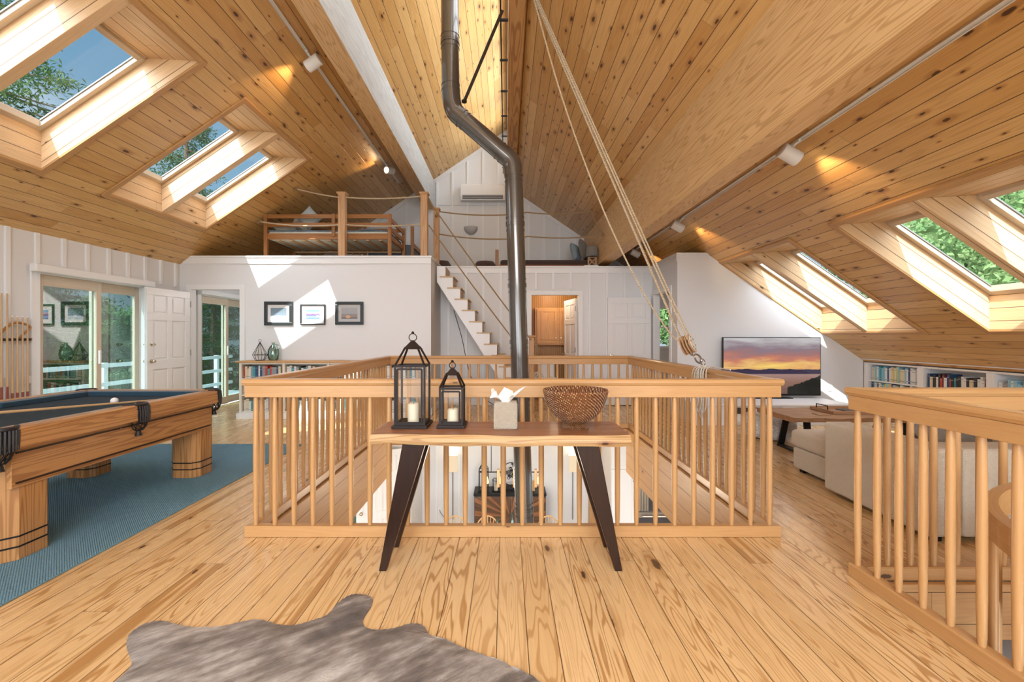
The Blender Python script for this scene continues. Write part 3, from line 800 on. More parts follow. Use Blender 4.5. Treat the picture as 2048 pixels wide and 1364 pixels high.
# panelled doors
def six_panel(num, hinge, ang, w, h, label=None, knobs=True, knob_z=.95, flip=1):
    o = struct(bpy.data.objects.new('door_%d' % num, None)); C.objects.link(o); o.location = hinge; o.rotation_euler = (0, 0, ang)
    T = .046; mb = MB()
    mb.box(0, w, -.007, .007, .01, h)
    st = w * .13; mid = w / 2
    rows = [(.01, .22), (.82, .96), (1.56, 1.66), (h - .11, h)]
    for s_ in (-1, 1):
        y0, y1 = (.007, T / 2) if s_ > 0 else (-T / 2, -.007)
        for (a, b) in rows: mb.box(0, w, y0, y1, a, b)
        for (a, b) in ((0, st), (mid - st * .4, mid + st * .4), (w - st, w)):
            for r in range(3): mb.box(a, b, y0, y1, rows[r][1], rows[r + 1][0])
        for (a, b) in ((st + .03, mid - st * .4 - .03), (mid + st * .4 + .03, w - st - .03)):
            for r in range(3): mb.box(a, b, y0, y1 - (s_ * .007 if s_ > 0 else 0) if s_ > 0 else y1, rows[r][1] + .03, rows[r + 1][0] - .03) if s_ > 0 else mb.box(a, b, y0 + .007, y1, rows[r][1] + .03, rows[r + 1][0] - .03)
    ob = mb.build('leaf', M['door'], None, bevel=.004, origin=(0, 0, 0)); ob.parent = o
    def knob(z, r):
        kb = MB()
        for s_ in (-1, 1):
            R = Matrix.Rotation(s_ * -PI / 2, 3, 'X')
            kb.lathe([(r * 1.1, 0), (r * 1.1, .008), (r * .4, .012), (r * .4, .03), (r * .85, .038), (r, .05), (r * .7, .062), (.0001, .066)], (w - .07, s_ * T / 2, z), 16, rot=R)
        k = kb.build('knob', M['brass'], None, origin=(0, 0, 0)); k.parent = o
    if knobs: knob(knob_z, .027)
    if knobs == 2: knob(knob_z + .25, .02)
    hg = MB()
    for z in (.25, 1.05, h - .2): hg.tube([(0, .024 * flip, z - .05), (0, .024 * flip, z + .05)], .009, 8)
    k = hg.build('hinge', M['alu'], None, origin=(0, 0, 0)); k.parent = o
    return o
six_panel(1, (-5.27, YP - .05, 0), -PI / 2 - .03, .86, 2.05, knobs=2)
six_panel(2, (1.375, YM + .13, 0), math.radians(100), .74, 2.06)
six_panel(3, (2.76, YM - .06, 0), PI, .82, 2.06, flip=-1)

# sliding glass doors in the left wall
def slider(num, y0, y1, top):
    o = struct(bpy.data.objects.new('door_%d' % num, None)); C.objects.link(o); o.location = (XL, (y0 + y1) / 2, 0)
    mb = MB(); w = .09
    for (a, b, c, d) in ((y0 - w, y0, 0, top + w), (y1, y1 + w, 0, top + w), (y0, y1, top, top + w)): mb.box(XL, XL + .022, a, b, c, d)
    mb.build('casing', M['trimw'], o, bevel=.003)
    mb = MB(); mb.box(XL + .0225, XL + .11, y0 - .12, y1 + .10, top + .015, top + .105); mb.build('blind_box', M['trimw'], o, bevel=.012)
    ym = (y0 + y1) / 2 + .03
    for k, (a, b, x) in enumerate(((y0, ym + .05, XL - .035), (ym - .04, y1, XL - .085))):
        f = MB(); s_ = .075
        f.box(x - .02, x + .02, a, a + s_, .0, top); f.box(x - .02, x + .02, b - s_, b, 0, top)
        f.box(x - .02, x + .02, a + s_, b - s_, 0, .14); f.box(x - .02, x + .02, a + s_, b - s_, top - .13, top)
        fo = f.build('sliding_panel', M['winframe'], o, bevel=.004)
        g = MB(); g.poly([(x, a + s_, .14), (x, b - s_, .14), (x, b - s_, top - .13), (x, a + s_, top - .13)], [(0, 1, 2, 3)]); g.build('pane', M['doorglass'], fo)
        if k == 0:
            hh = MB(); hh.box(x + .02, x + .045, b - .055, b - .025, .95, 1.13); hh.build('handle', M['trimw'], fo, bevel=.006)
    return o
slider(4, SLD1[0], SLD1[1], 2.05); slider(5, SLD2[0], SLD2[1], 2.05)
# hidden room behind the television wall: a small window at its far side
def small_window(num, x, y, z0, z1, w):
    o = struct(bpy.data.objects.new('window_%d' % num, None)); C.objects.link(o); o.location = (x, y, z0)
    f = MB(); f.box(x - w / 2, x + w / 2, y - .03, y, z1, z1 + .06); f.box(x - w / 2, x + w / 2, y - .04, y, z0 - .06, z0); f.box(x - w / 2, x - w / 2 + .05, y - .03, y, z0, z1); f.box(x + w / 2 - .05, x + w / 2, y - .03, y, z0, z1)
    f.box(x - w / 2 + .05, x + w / 2 - .05, y - .02, y, (z0 + z1) / 2 - .02, (z0 + z1) / 2 + .02)
    f.build('frame', M['trimw'], o)
    return o
small_window(6, 3.825, YG + .02, 1.08, 1.98, .75)
# bathroom shell in honey beadboard
mb = MB()
mb.box(.05, 2.75, 9.78, 9.84, 0, LZ - .12, g=(0, 0, 1), uvoff=(0, 0))
mb.box(.05, .09, YM + .10, 9.78, 0, LZ - .12, g=(0, 0, 1), uvoff=(0, 0)); mb.box(2.71, 2.75, YM + .10, 9.78, 0, LZ - .12, g=(0, 0, 1), uvoff=(0, 0))
struct(mb.build('wall_bathroom', M['honey'], origin=(1.4, 9.8, 0)))
mb = MB(); mb.box(-1.36, -.0, YG - 1.5, YG - 1.45, 0, LZ - .12); mb.box(-1.40, -1.36, YM, YG, 0, LZ - .12); mb.box(-4.2, -1.4, 9.9, 9.95, 0, LZ - .12)
struct(mb.build('wall_inner', M['wall']))
add_light('bathroom_light', 'POINT', (1.0, 9.1, 2.25), 15, (1, .80, .55), shadow_soft_size=.12)
add_light('side_room_light', 'POINT', (-4.0, 8.6, 2.2), 26, (.95, .97, 1), shadow_soft_size=.25)
add_light('corner_room_light', 'POINT', (3.6, 8.6, 2.2), 14, (.95, .97, 1), shadow_soft_size=.2)

# ------------------------------------------------------------------ beams, tracks, flue
def beam(name, label, x0, x1, z0, z1, mat, y0=YR, y1=YG, ob=.006):
    mb = MB(); mb.box(x0, x1, y0, y1, z0, z1, g=(0, 1, 0)); return tag(mb.build(name, mat, bevel=ob, origin=((x0 + x1) / 2, 4, z0)), label, 'beam')
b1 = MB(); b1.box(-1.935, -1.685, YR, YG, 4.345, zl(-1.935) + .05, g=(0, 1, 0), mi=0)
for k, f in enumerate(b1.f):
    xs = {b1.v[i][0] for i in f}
    if len(xs) == 1 and xs.pop() > -1.7: b1.mi[k] = 1  # right face only: daylight falling on it is put into the colour
tag(b1.build('ceiling_beam', None, bevel=.006, mats=[M['beam'], M['daylitbeam']], origin=(-1.8, 4, 4.345)), 'deep ceiling beam left of the flue with a side face coloured pale as if daylit', 'beam')
beam('ceiling_beam', 'deep honey coloured ceiling beam right of the flue, running above the pulley rope', 1.865, 2.085, 2.765, zr(1.865) - .001, M['beam'])
M['ridgewood'] = wood('ridge_wood', (.62, .36, .14), (.52, .27, .09), (.30, .12, .035), rings=.7, ringn=60, ringlo=.0, rough=.45, freq=8)
beam('ridge_beam', 'narrow ridge beam with arched grain directly above the flue elbow', .025, .205, 4.70, 5.02, M['ridgewood'])
mb = MB(); mb.box(-.075, -.055, YR, YG - .02, 5.20, 5.22)
c = mb.build('conduit', M['black'], None, origin=(-.065, 4, 5.2))
tag(c, 'thin dark conduit running along the left of the ridge beam', 'conduit')
for k in range(12):
    m2 = MB(); y = 1.5 + k * .8; m2.box(-.085, .03, y - .02, y + .02, 5.222, 5.236); m2.build('bracket', M['black'], c)

def track(xc, z, label, lab2, spots, tilt, side):
    t_ = thing('track_rail', label, 'track lighting', (xc, 4, z))
    mb = MB(); a = Vector((1, 0, tilt)).normalized(); nn = Vector((tilt, 0, -1)).normalized()
    for (w0, w1, d0, d1) in ((-.018, .018, 0, .012), (-.018, -.012, .012, .03), (.012, .018, .012, .03)):
        P = []
        for y in (.2, 9.6):
            for (w_, d_) in ((w0, d0), (w1, d0), (w1, d1), (w0, d1)): P.append(Vector((xc, y, z)) + a * w_ + nn * d_)
        mb.poly([tuple(p) for p in P], [(3, 2, 1, 0), (4, 5, 6, 7), (0, 1, 5, 4), (1, 2, 6, 5), (2, 3, 7, 6), (3, 0, 4, 7)], (0, 1, 0))
    mb.build('channel', M['white'], t_)
    for (y, lb, aim) in spots:
        base_ = Vector((xc, y, z)) + nn * .03
        s_ = thing('spotlight', lb, 'spotlight', tuple(base_), lab2)
        hd = base_ + nn * .125
        ar = MB(); ar.tube([base_, base_ + nn * .035, hd + Vector((0, .05, .02))], .008, 8); ar.box(base_.x - .014, base_.x + .014, y - .05, y + .05, base_.z - .006, base_.z + .012); ar.build('arm', M['white'], s_)
        d = Vector(aim).normalized(); up = d.to_track_quat('Z', 'Y').to_matrix()
        sh = MB(); sh.lathe([(.058, -.085), (.066, -.08), (.066, .10), (.060, .10), (.060, .0), (.0001, .0)], hd, 24, rot=up); sh.build('lamp_can', M['white'], s_)
        bl = MB(); bl.lathe([(.0001, .015), (.042, .02), (.042, .05), (.0001, .065)], hd, 16, rot=up); bl.build('bulb', M['bulbwarm'], s_)
        add_light('spot_lamp', 'SPOT', tuple(hd + d * .11), 24, (1, .66, .36), aim=tuple(hd + d * 2), spot_size=math.radians(70), spot_blend=.7, shadow_soft_size=.03)
def emis(name, col, st):
    s = SH(name); e = s.n('ShaderNodeEmission'); e.inputs[0].default_value = (*col, 1); e.inputs[1].default_value = st
    s.nt.links.new(e.outputs[0], s.out.inputs[0]); return s.done()
M['bulbwarm'] = emis('warm_bulb', (1, .78, .5), 6)
M['shadeglow'] = emis('glowing_shade', (1, .78, .52), .85)
M['filament'] = emis('edison_bulb', (1, .62, .22), 3)
track(-2.33, zl(-2.33) - .002, 'white lighting track along the left ceiling slope', 'track spotlights', [
    (5.2, 'white spotlight on the left track, nearer one beside the large skylight', (-1, .25, -.48)), (8.6, 'white spotlight on the left track above the bunk bed, its lamp face showing', (-.55, -1, -.25))], SL, -1)
track(2.66, zr(2.66) - .002, 'white lighting track along the right ceiling beam', 'track spotlights', [
    (4.05, 'white spotlight on the right track, nearest and largest of three', (1, .1, -.50)), (6.7, 'white spotlight on the right track, middle one of three', (1, .1, -.50)), (8.9, 'white spotlight on the right track, farthest one above the ledge', (1, .1, -.5))], -.684, 1)

# flue pipe: lower run, slanted offset, upper run
fl = thing('flue_pipe', 'tall grey-brown enamelled stove flue with a slanted offset, rising through the floor well', 'flue', (.22, 5.0, -2.75))
def seg(name, p0, p1, r):
    mb = MB(); p0, p1 = Vector(p0), Vector(p1); d = (p1 - p0).normalized()
    mb.tube([p0, p1], r, 40)
    for e, s_ in ((p0, 1), (p1, -1)):
        q = e + d * s_ * .012; mb.tube([q - d * .011, q + d * .011], r + .007, 40)
        q = e + d * s_ * .07; mb.tube([q - d * .006, q + d * .006], r + .005, 40)
    mb.build(name, M['pipe'], fl)
def lx(z): return .085 + (3.20 - z) * .031
zs = [-2.73, -1.9, -.62, .62, 1.26, 1.89, 2.58, 3.13]
for a, b in zip(zs[:-1], zs[1:]): seg('pipe_section', (lx(a), 5.0, a), (lx(b), 5.0, b), .1)
E0 = Vector((.082, 5.0, 3.13)); E1 = Vector((.075, 5.0, 3.28)); E2 = Vector((-.60, 5.0, 3.86)); E3 = Vector((-.62, 5.0, 4.08)); E4 = Vector((-.635, 5.0, 5.9))
def elbow(a, m_, b):
    mb = MB(); P = [a.lerp(m_, t) for t in (0, .5)] + [((a.lerp(m_, .5 + .5 * t)).lerp(m_.lerp(b, .5 * t), t)) for t in (.25, .5, .75)] + [m_.lerp(b, t) for t in (.5, 1)]
    mb.tube(P, .104, 40); mb.build('elbow', M['pipe'], fl)
d = (E2 - E1).normalized()
elbow(E0, E1, E1 + d * .13); seg('pipe_section', E1 + d * .12, E2 - d * .12, .1); elbow(E2 - d * .13, E2, E3)
seg('pipe_section', E3 - Vector((0, 0, .01)), (-.628, 5.0, 4.62), .1); seg('pipe_section', (-.628, 5.0, 4.62), E4, .1)
mb = MB(); mb.bar((-.46, 5.0, 3.98), (-.04, 5.0, 4.98), .022, .03); mb.lathe([(.03, -.01), (.03, .01)], (-.47, 5.0, 3.96), 12); mb.build('brace_rod', M['bronze'], fl)

# ------------------------------------------------------------------ railings
def cap_prof(w=.085, h=.042, z=1.04):
    a = w / 2
    return [(-a + .010, z - h), (-a + .004, z - h + .012), (-a, z - h + .016), (-a, z - .012), (-a + .006, z - .003), (-a + .016, z), (a - .016, z), (a - .006, z - .003), (a, z - .012), (a, z - h + .016), (a - .004, z - h + .012), (a - .010, z - h)]
def railing(label, axis, at, a, b, balu, cap=(0, 0), brd=(0, 0), shoe=(0, 0)):
    o = thing('railing', label, 'railing', (at, (a + b) / 2, 0) if axis == 'y' else ((a + b) / 2, at, 0))
    def pb(mb, prof, p, q):
        mb.prism([(at + c[0], c[1]) for c in prof], p, q, axis, smooth=False)
    mb = MB(); pb(mb, cap_prof(), a + cap[0], b + cap[1]); mb.build('cap_rail', M['rail'], o, bevel=.002)
    mb = MB(); pb(mb, [(-.030, .920), (-.030, .9975), (.030, .9975), (.030, .920)], a + brd[0], b + brd[1]); mb.build('top_board', M['rail'], o, bevel=.003)
    mb = MB(); pb(mb, [(-.030, .002), (-.030, .066), (-.024, .072), (.024, .072), (.030, .066), (.030, .002)], a + shoe[0], b + shoe[1]); mb.build('bottom_board', M['rail'], o, bevel=.002)
    pr = [(.0135, .072), (.0155, .11), (.0175, .25), (.0185, .5), (.0175, .75), (.0155, .88), (.0135, .92)]
    me = None
    for c in balu:
        loc = (c, at) if axis == 'x' else (at, c)
        if me is None or True:
            mb = MB(); mb.lathe(pr, (loc[0], loc[1], 0), 14)
            # grain runs up the dowel
            mb.build('baluster', M['rail'], o)
    return o
S = .127
FY, BY, LX, RX = 2.955, 6.41, -1.69, 1.78
nx = [LX + .03 + (RX - LX - .06) * i / 27 for i in range(28)]
ny = [FY + S * i for i in range(1, 27)]
railing('front wooden baluster railing of the floor well, behind the console table', 'x', FY, LX, RX, nx, (-.045, .045), (-.03, .03), (-.03, .03))
railing('far wooden baluster railing of the floor well, in front of the white stair', 'x', BY, LX, RX, nx, (-.045, .045), (-.03, .03), (-.03, .03))
railing('left side railing of the floor well, facing the pool table', 'y', LX, FY, BY, ny, (.0435, -.0435), (.031, -.031), (.031, -.031))
railing('right side railing of the floor well, with the pulley rope tied to it', 'y', RX, FY, BY, ny, (.0435, -.0435), (.031, -.031), (.031, -.031))
AX, AY = 1.925, 2.435
railing('wooden baluster railing nearest the camera at right, leading to the stairwell corner', 'y', AX, .35, AY, [AY - S * i for i in range(0, 17)], (0, .045), (0, .03), (0, .03))
railing('back railing of the stairwell in front of the cream sofa', 'x', AY, AX, 4.3, [AX + .16 + S * i for i in range(18)], (.0435, 0), (.031, 0), (.031, 0))

# ------------------------------------------------------------------ console table and what stands on it
TZ = .79
ct = thing('console_table', 'live-edge wooden console table with dark splayed legs in front of the railing', 'table', (-.03, 2.58, 0))
mb = MB()
N = 60; X0, X1 = -.735, .672; top = []; bot = []
rb = random.Random(3)
def yf(t): return 2.405 + .018 * math.sin(t * 7 + .5) + .010 * math.sin(t * 19) - .020 * t
pts = []; F = []; 
for i in range(N + 1):
    t = i / N; x = X0 + (X1 - X0) * t; yb = 2.775 + .006 * math.sin(t * 9); y = yf(t); w = .010 * math.sin(t * 11 + 1) + .005 * math.sin(t * 31)
    pts += [(x, y, TZ), (x, y - .012 + w * .4, TZ - .018), (x, y - .016 + w * .6, TZ - .036), (x, y - .004, TZ - .056 + w * .4), (x, yb, TZ - .054), (x, yb, TZ)]
mt = []; UV = []
for i in range(N):
    for k in range(6):
        xa_, xb_ = X0 + (X1 - X0) * i / N, X0 + (X1 - X0) * (i + 1) / N; vv = [0, .022, .042, .066, .44, .50, .88]; UV.append([(xa_, vv[k]), (xa_, vv[k + 1]), (xb_, vv[k + 1]), (xb_, vv[k])][::-1]); k2 = (k + 1) % 6; F.append((i * 6 + k, i * 6 + k2, (i + 1) * 6 + k2, (i + 1) * 6 + k)); mt.append(1 if k in (0, 1, 2) else 0)
F = [f[::-1] for f in F]
F.append(tuple(range(6))); F.append(tuple(N * 6 + k for k in range(5, -1, -1))); mt += [0, 0]
UV += [[(0, 0)] * 6] * 2; mb.poly(pts, F, uvs=UV); mb.mi = mt
mb.build('tabletop', None, ct, mats=[M['slab'], M['sap']])
for sx in (-1, 1):
    xc = -.03
    for (yt, yb_) in ((2.46, 2.52), (2.69, 2.80)):
        mb = MB()
        xt = xc + sx * .475; xb = xc + sx * .665
        P = []
        for (z, x, w, y, d_) in ((0, xb, .042, yb_, .035), (TZ - .055, xt, .125, yt, .05)):
            P += [(x - w / 2, y - d_ / 2, z), (x + w / 2, y - d_ / 2, z), (x + w / 2, y + d_ / 2, z), (x - w / 2, y + d_ / 2, z)]
        mb.poly(P, [(3, 2, 1, 0), (4, 5, 6, 7), (0, 1, 5, 4), (1, 2, 6, 5), (2, 3, 7, 6), (3, 0, 4, 7)], (0, 0, 1))
        mb.build('leg', M['darkleg'], ct, bevel=.004)
    mb = MB(); mb.bar((xc + sx * .475, 2.46, TZ - .062), (xc + sx * .475, 2.69, TZ - .062), .09, .014); mb.build('leg_plate', M['black'], ct)

def lantern(name, label, cx, cy, w, hb, ht, z, cw, ch, parent_mat='bronze'):
    """w base width, hb height of the glazed box, ht total height"""
    o = thing(name, label, 'lantern', (cx, cy, z)); m = M[parent_mat]
    b = MB(); h = w / 2
    b.box(cx - h, cx + h, cy - h, cy + h, z, z + .018); b.build('base', m, o, bevel=.003)
    g = h - .018; p = .011 if w > .1 else .006
    fr = MB()
    for sx in (-1, 1):
        for sy in (-1, 1): fr.box(cx + sx * g - p / 2, cx + sx * g + p / 2, cy + sy * g - p / 2, cy + sy * g + p / 2, z + .018, z + hb)
    for zz_ in (z + .024, z + hb - .006):
        for s_ in (-1, 1):
            fr.box(cx - g + p / 2, cx + g - p / 2, cy + s_ * g - p / 2, cy + s_ * g + p / 2, zz_ - .006, zz_ + .006); fr.box(cx + s_ * g - p / 2, cx + s_ * g + p / 2, cy - g + p / 2, cy + g - p / 2, zz_ - .006, zz_ + .006)
    # inner door frame on the front
    q = g - .014
    for s_ in (-1, 1): fr.box(cx + s_ * q - .005, cx + s_ * q + .005, cy - g - .009, cy - g - .002, z + .034, z + hb - .022)
    for zz_ in (z + .034, z + hb - .022): fr.box(cx - q, cx + q, cy - g - .009, cy - g - .002, zz_ - .005, zz_ + .005)
    fr.build('frame', m, o)
    rf = MB(); k = w * .15; zt = z + ht * .9
    zr_ = z + hb + (zt - z - hb) * .72
    for sx in (-1, 1):
        for sy in (-1, 1): rf.bar((cx + sx * g, cy + sy * g, z + hb), (cx + sx * k * 1.15, cy + sy * k * 1.15, zr_), p * .8, p * .8)
    e = k * 1.6
    P = [(cx - e, cy - e, zr_ - .012), (cx + e, cy - e, zr_ - .012), (cx + e, cy + e, zr_ - .012), (cx - e, cy + e, zr_ - .012), (cx - .006, cy - .006, zt), (cx + .006, cy - .006, zt), (cx + .006, cy + .006, zt), (cx - .006, cy + .006, zt)]
    rf.poly(P, [(3, 2, 1, 0), (4, 5, 6, 7), (0, 1, 5, 4), (1, 2, 6, 5), (2, 3, 7, 6), (3, 0, 4, 7)])
    rf.build('roof', m, o)
    rg = MB(); R = w * .11
    rg.tube([(cx + R * math.cos(a), cy, zt + R * .75 + R * math.sin(a)) for a in [2 * PI * i / 20 for i in range(20)]], .0028, 6, closed=True)
    rg.lathe([(.0001, 0), (.008, .004), (.009, .010), (.004, .016), (.0001, .018)], (cx, cy, zt + R * 1.6), 10); rg.build('ring_handle', m, o)
    gl = MB()
    for s_ in (-1, 1):
        gl.poly([(cx - g, cy + s_ * g, z + .03), (cx + g, cy + s_ * g, z + .03), (cx + g, cy + s_ * g, z + hb - .012), (cx - g, cy + s_ * g, z + hb - .012)], [(0, 1, 2, 3)])
        gl.poly([(cx + s_ * g, cy - g, z + .03), (cx + s_ * g, cy + g, z + .03), (cx + s_ * g, cy + g, z + hb - .012), (cx + s_ * g, cy - g, z + hb - .012)], [(0, 1, 2, 3)])
    gl.build('glass', M['lampglass'], o)
    lt = MB(); lt.box(cx + q - .004, cx + q + .006, cy - g - .016, cy - g - .009, z + hb * .42, z + hb * .47); lt.build('latch', m, o)
    cd = thing('candle', 'cream pillar candle inside the ' + ' '.join(label.split(',')[0].split()[:4]) + (' on the sideboard' if parent_mat == 'black' else ' on the console'), 'candle', (cx + w * .02, cy, z + .018), None)
    c_ = MB(); c_.lathe([(cw, 0), (cw, ch - .006), (cw - .006, ch), (cw * .6, ch - .004), (.0001, ch - .008)], (cx + w * .02, cy, z + .0185), 24)
    c_.build('wax', M['wax'], cd)
    wk = MB(); wk.tube([(cx + w * .02, cy, z + .018 + ch - .008), (cx + w * .02 + .002, cy, z + .018 + ch + .006)], .0015, 6); wk.build('wick', M['black'], cd)
    return o
lantern('lantern', 'taller dark bronze lantern, leftmost on the console table', -.555, 2.65, .205, .365, .565, TZ, .034, .115)
lantern('lantern', 'shorter dark bronze lantern beside the tissue box on the console table', -.318, 2.64, .165, .235, .385, TZ, .034, .085)

tb = thing('tissue_box', 'beige linen covered tissue box on the console table, tissue pulled up', 'tissue box', (0, 2.60, TZ))
b = MB(); b.box(-.070, .066, 2.535, 2.665, TZ, TZ + .150); b.build('cover', M['linen'], tb, bevel=.009, seg=3)
b = MB(); r2 = random.Random(5); n = 26; rows = 7; P = []; F = []
for j in range(rows):
    t = j / (rows - 1); rad = .018 + .046 * t ** 1.1; 
    for i in range(n):
        a = 2 * PI * i / n; fold = 1 + .38 * math.sin(a * 5 + 1.3) * t + .15 * math.sin(a * 8 + j * .3) * t
        P.append((-.002 + rad * fold * math.cos(a) * 1.25, 2.60 + rad * fold * math.sin(a) * .7, TZ + .148 + .072 * t * (1 + .33 * math.sin(a * 4 + 2) * t + .2 * math.cos(a * 7) * t) - .014 * t * t))
for j in range(rows - 1):
    for i in range(n): F.append((j * n + i, j * n + (i + 1) % n, (j + 1) * n + (i + 1) % n, (j + 1) * n + i))
b.poly(P, F, (0, 0, 1), smooth=False); b.build('tissue', M['tissue'], tb)

# rattan bowl: stacked coils on a foot ring
wb = MB(); prof = []
R0 = [(.072, 0), (.074, .012), (.072, .024), (.068, .034), (.066, .040)]
bw = [(.066, .040), (.086, .048), (.112, .066), (.135, .090), (.154, .118), (.168, .148), (.178, .180), (.186, .210), (.188, .218)]
def along(pl, k):
    L = [0]
    for a, c_ in zip(pl[:-1], pl[1:]): L.append(L[-1] + math.hypot(c_[0] - a[0], c_[1] - a[1]))
    out = []
    for i in range(k + 1):
        s_ = L[-1] * i / k; j = max(q for q in range(len(L)) if L[q] <= s_ + 1e-9); j = min(j, len(pl) - 2)
        f_ = (s_ - L[j]) / (L[j + 1] - L[j]); out.append((pl[j][0] + (pl[j + 1][0] - pl[j][0]) * f_, pl[j][1] + (pl[j + 1][1] - pl[j][1]) * f_))
    return out
outer = along(R0, 8) + along(bw, 34)[1:]
prof = []
for i, (r, z) in enumerate(outer):
    prof.append((r, z))
    if i < len(outer) - 1:
        m_ = ((r + outer[i + 1][0]) / 2 + .0035, (z + outer[i + 1][1]) / 2 - .0015); prof.append(m_)
inner = [(r - .009, z + .004) for r, z in along(bw, 34)[::-1]]
prof += [(.186, .224), (.181, .224)] + inner + [(.0001, .046)]
wb.lathe(prof, (.405, 2.60, TZ), 72, uvrow=1.0)
tag(wb.build('wicker_bowl', M['wicker'], origin=(.405, 2.60, TZ)), 'large brown woven rattan footed bowl at the right end of the console table', 'bowl')
# ------------------------------------------------------------------ pool table
PX0, PX1, PY0, PY1, PZ = -4.17, -2.79, 2.44, 4.42, .80
pt = thing('pool_table', 'oak pool table with black cloth and leather pockets on a blue rug', 'pool table', ((PX0 + PX1) / 2, (PY0 + PY1) / 2, 0))
pym = (PY0 + PY1) / 2
def rail_piece(x0, x1, y0, y1, axis, out):
    """wooden rail: out = +-1 side of the outer face"""
    mb = MB()
    a = PX1 if (axis == 'y' and out > 0) else PX0 if axis == 'y' else (PY1 if out > 0 else PY0)
    s_ = out
    prof = [(a - s_ * .115, PZ - .002), (a - s_ * .02, PZ), (a - s_ * .004, PZ - .010), (a, PZ - .022), (a - s_ * .004, PZ - .034), (a + s_ * .002, PZ - .040), (a + s_ * .002, PZ - .118), (a - s_ * .012, PZ - .128), (a - s_ * .115, PZ - .128)]
    p, q = (y0, y1) if axis == 'y' else (x0, x1)
    mb.prism(prof, p, q, axis); mb.build('rail', M['oak'], pt, bevel=.002)
cg = .085
for out in (-1, 1):
    rail_piece(0, 0, PY0 + cg, pym - .055, 'y', out); rail_piece(0, 0, pym + .055, PY1 - cg, 'y', out)
    rail_piece(PX0 + cg, PX1 - cg, 0, 0, 'x', out)
def cushion(pts, nrm):
    (x0, y0), (x1, y1) = pts; n = Vector((nrm[0], nrm[1], 0)); d = (Vector((x1, y1, 0)) - Vector((x0, y0, 0))).normalized()
    P = []
    for (c, e) in (((x0, y0), 1), ((x1, y1), -1)):
        b_ = Vector((c[0], c[1], 0))
        P += [b_ + Vector((0, 0, PZ - .060)) + d * e * .0, b_ + Vector((0, 0, PZ - .003)), b_ + n * .055 + d * e * .04 + Vector((0, 0, PZ - .010)), b_ + n * .045 + d * e * .035 + Vector((0, 0, PZ - .050))]
    mb = MB(); mb.poly([tuple(p) for p in P], [(0, 1, 2, 3), (7, 6, 5, 4), (0, 4, 5, 1), (1, 5, 6, 2), (2, 6, 7, 3), (3, 7, 4, 0)], tuple(d)); mb.build('cushion', M['cushcloth'], pt, bevel=.003)
k = .115
cushion(((PX1 - k, PY0 + .13), (PX1 - k, pym - .07)), (-1, 0)); cushion(((PX1 - k, pym + .07), (PX1 - k, PY1 - .13)), (-1, 0))
cushion(((PX0 + k, PY0 + .13), (PX0 + k, pym - .07)), (1, 0)); cushion(((PX0 + k, pym + .07), (PX0 + k, PY1 - .13)), (1, 0))
cushion(((PX0 + .13, PY1 - k), (PX1 - .13, PY1 - k)), (0, -1)); cushion(((PX0 + .13, PY0 + k), (PX1 - .13, PY0 + k)), (0, 1))
mb = MB(); mb.box(PX0 + .10, PX1 - .10, PY0 + .10, PY1 - .10, PZ - .085, PZ - .052); mb.build('playing_surface', M['cloth'], pt)
mb = MB(); i_ = .055
for (a, b_, c, d_) in ((PX1 - i_ - .03, PX1 - i_, PY0 + .12, PY1 - .12), (PX0 + i_, PX0 + i_ + .03, PY0 + .12, PY1 - .12)): mb.box(a, b_, c, d_, .44, PZ - .128)
for (c, d_) in ((PY0 + i_, PY0 + i_ + .03), (PY1 - i_ - .03, PY1 - i_)): mb.box(PX0 + .12, PX1 - .12, c, d_, .44, PZ - .128)
mb.build('apron', M['oak'], pt, bevel=.003)
for x in (PX1 - i_ - .001, PX0 + i_ - .009):
    for z in (.465, .64): mb = MB(); mb.box(x, x + .01, PY0 + .14, PY1 - .14, z, z + .01); mb.build('dark_inlay', M['darkleg'], pt)
for (x, y) in ((PX0 + .20, PY0 + .25), (PX1 - .20, PY0 + .25), (PX0 + .20, PY1 - .18), (PX1 - .20, PY1 - .18)):
    h, c = .135, .055
    oct_ = lambda h, c: [(x - h, y - h + c), (x - h + c, y - h), (x + h - c, y - h), (x + h, y - h + c), (x + h, y + h - c), (x + h - c, y + h), (x - h + c, y + h), (x - h, y + h - c)]
    mb = MB(); mb.prism(oct_(h, c), .012, PZ - .13, 'z'); lg = mb.build('leg', M['oak'], pt, bevel=.002)
    m2 = MB()
    for z in (.085, .145): m2.prism(oct_(h + .0015, c), z, z + .010, 'z')
    m2.build('dark_band', M['black'], lg)
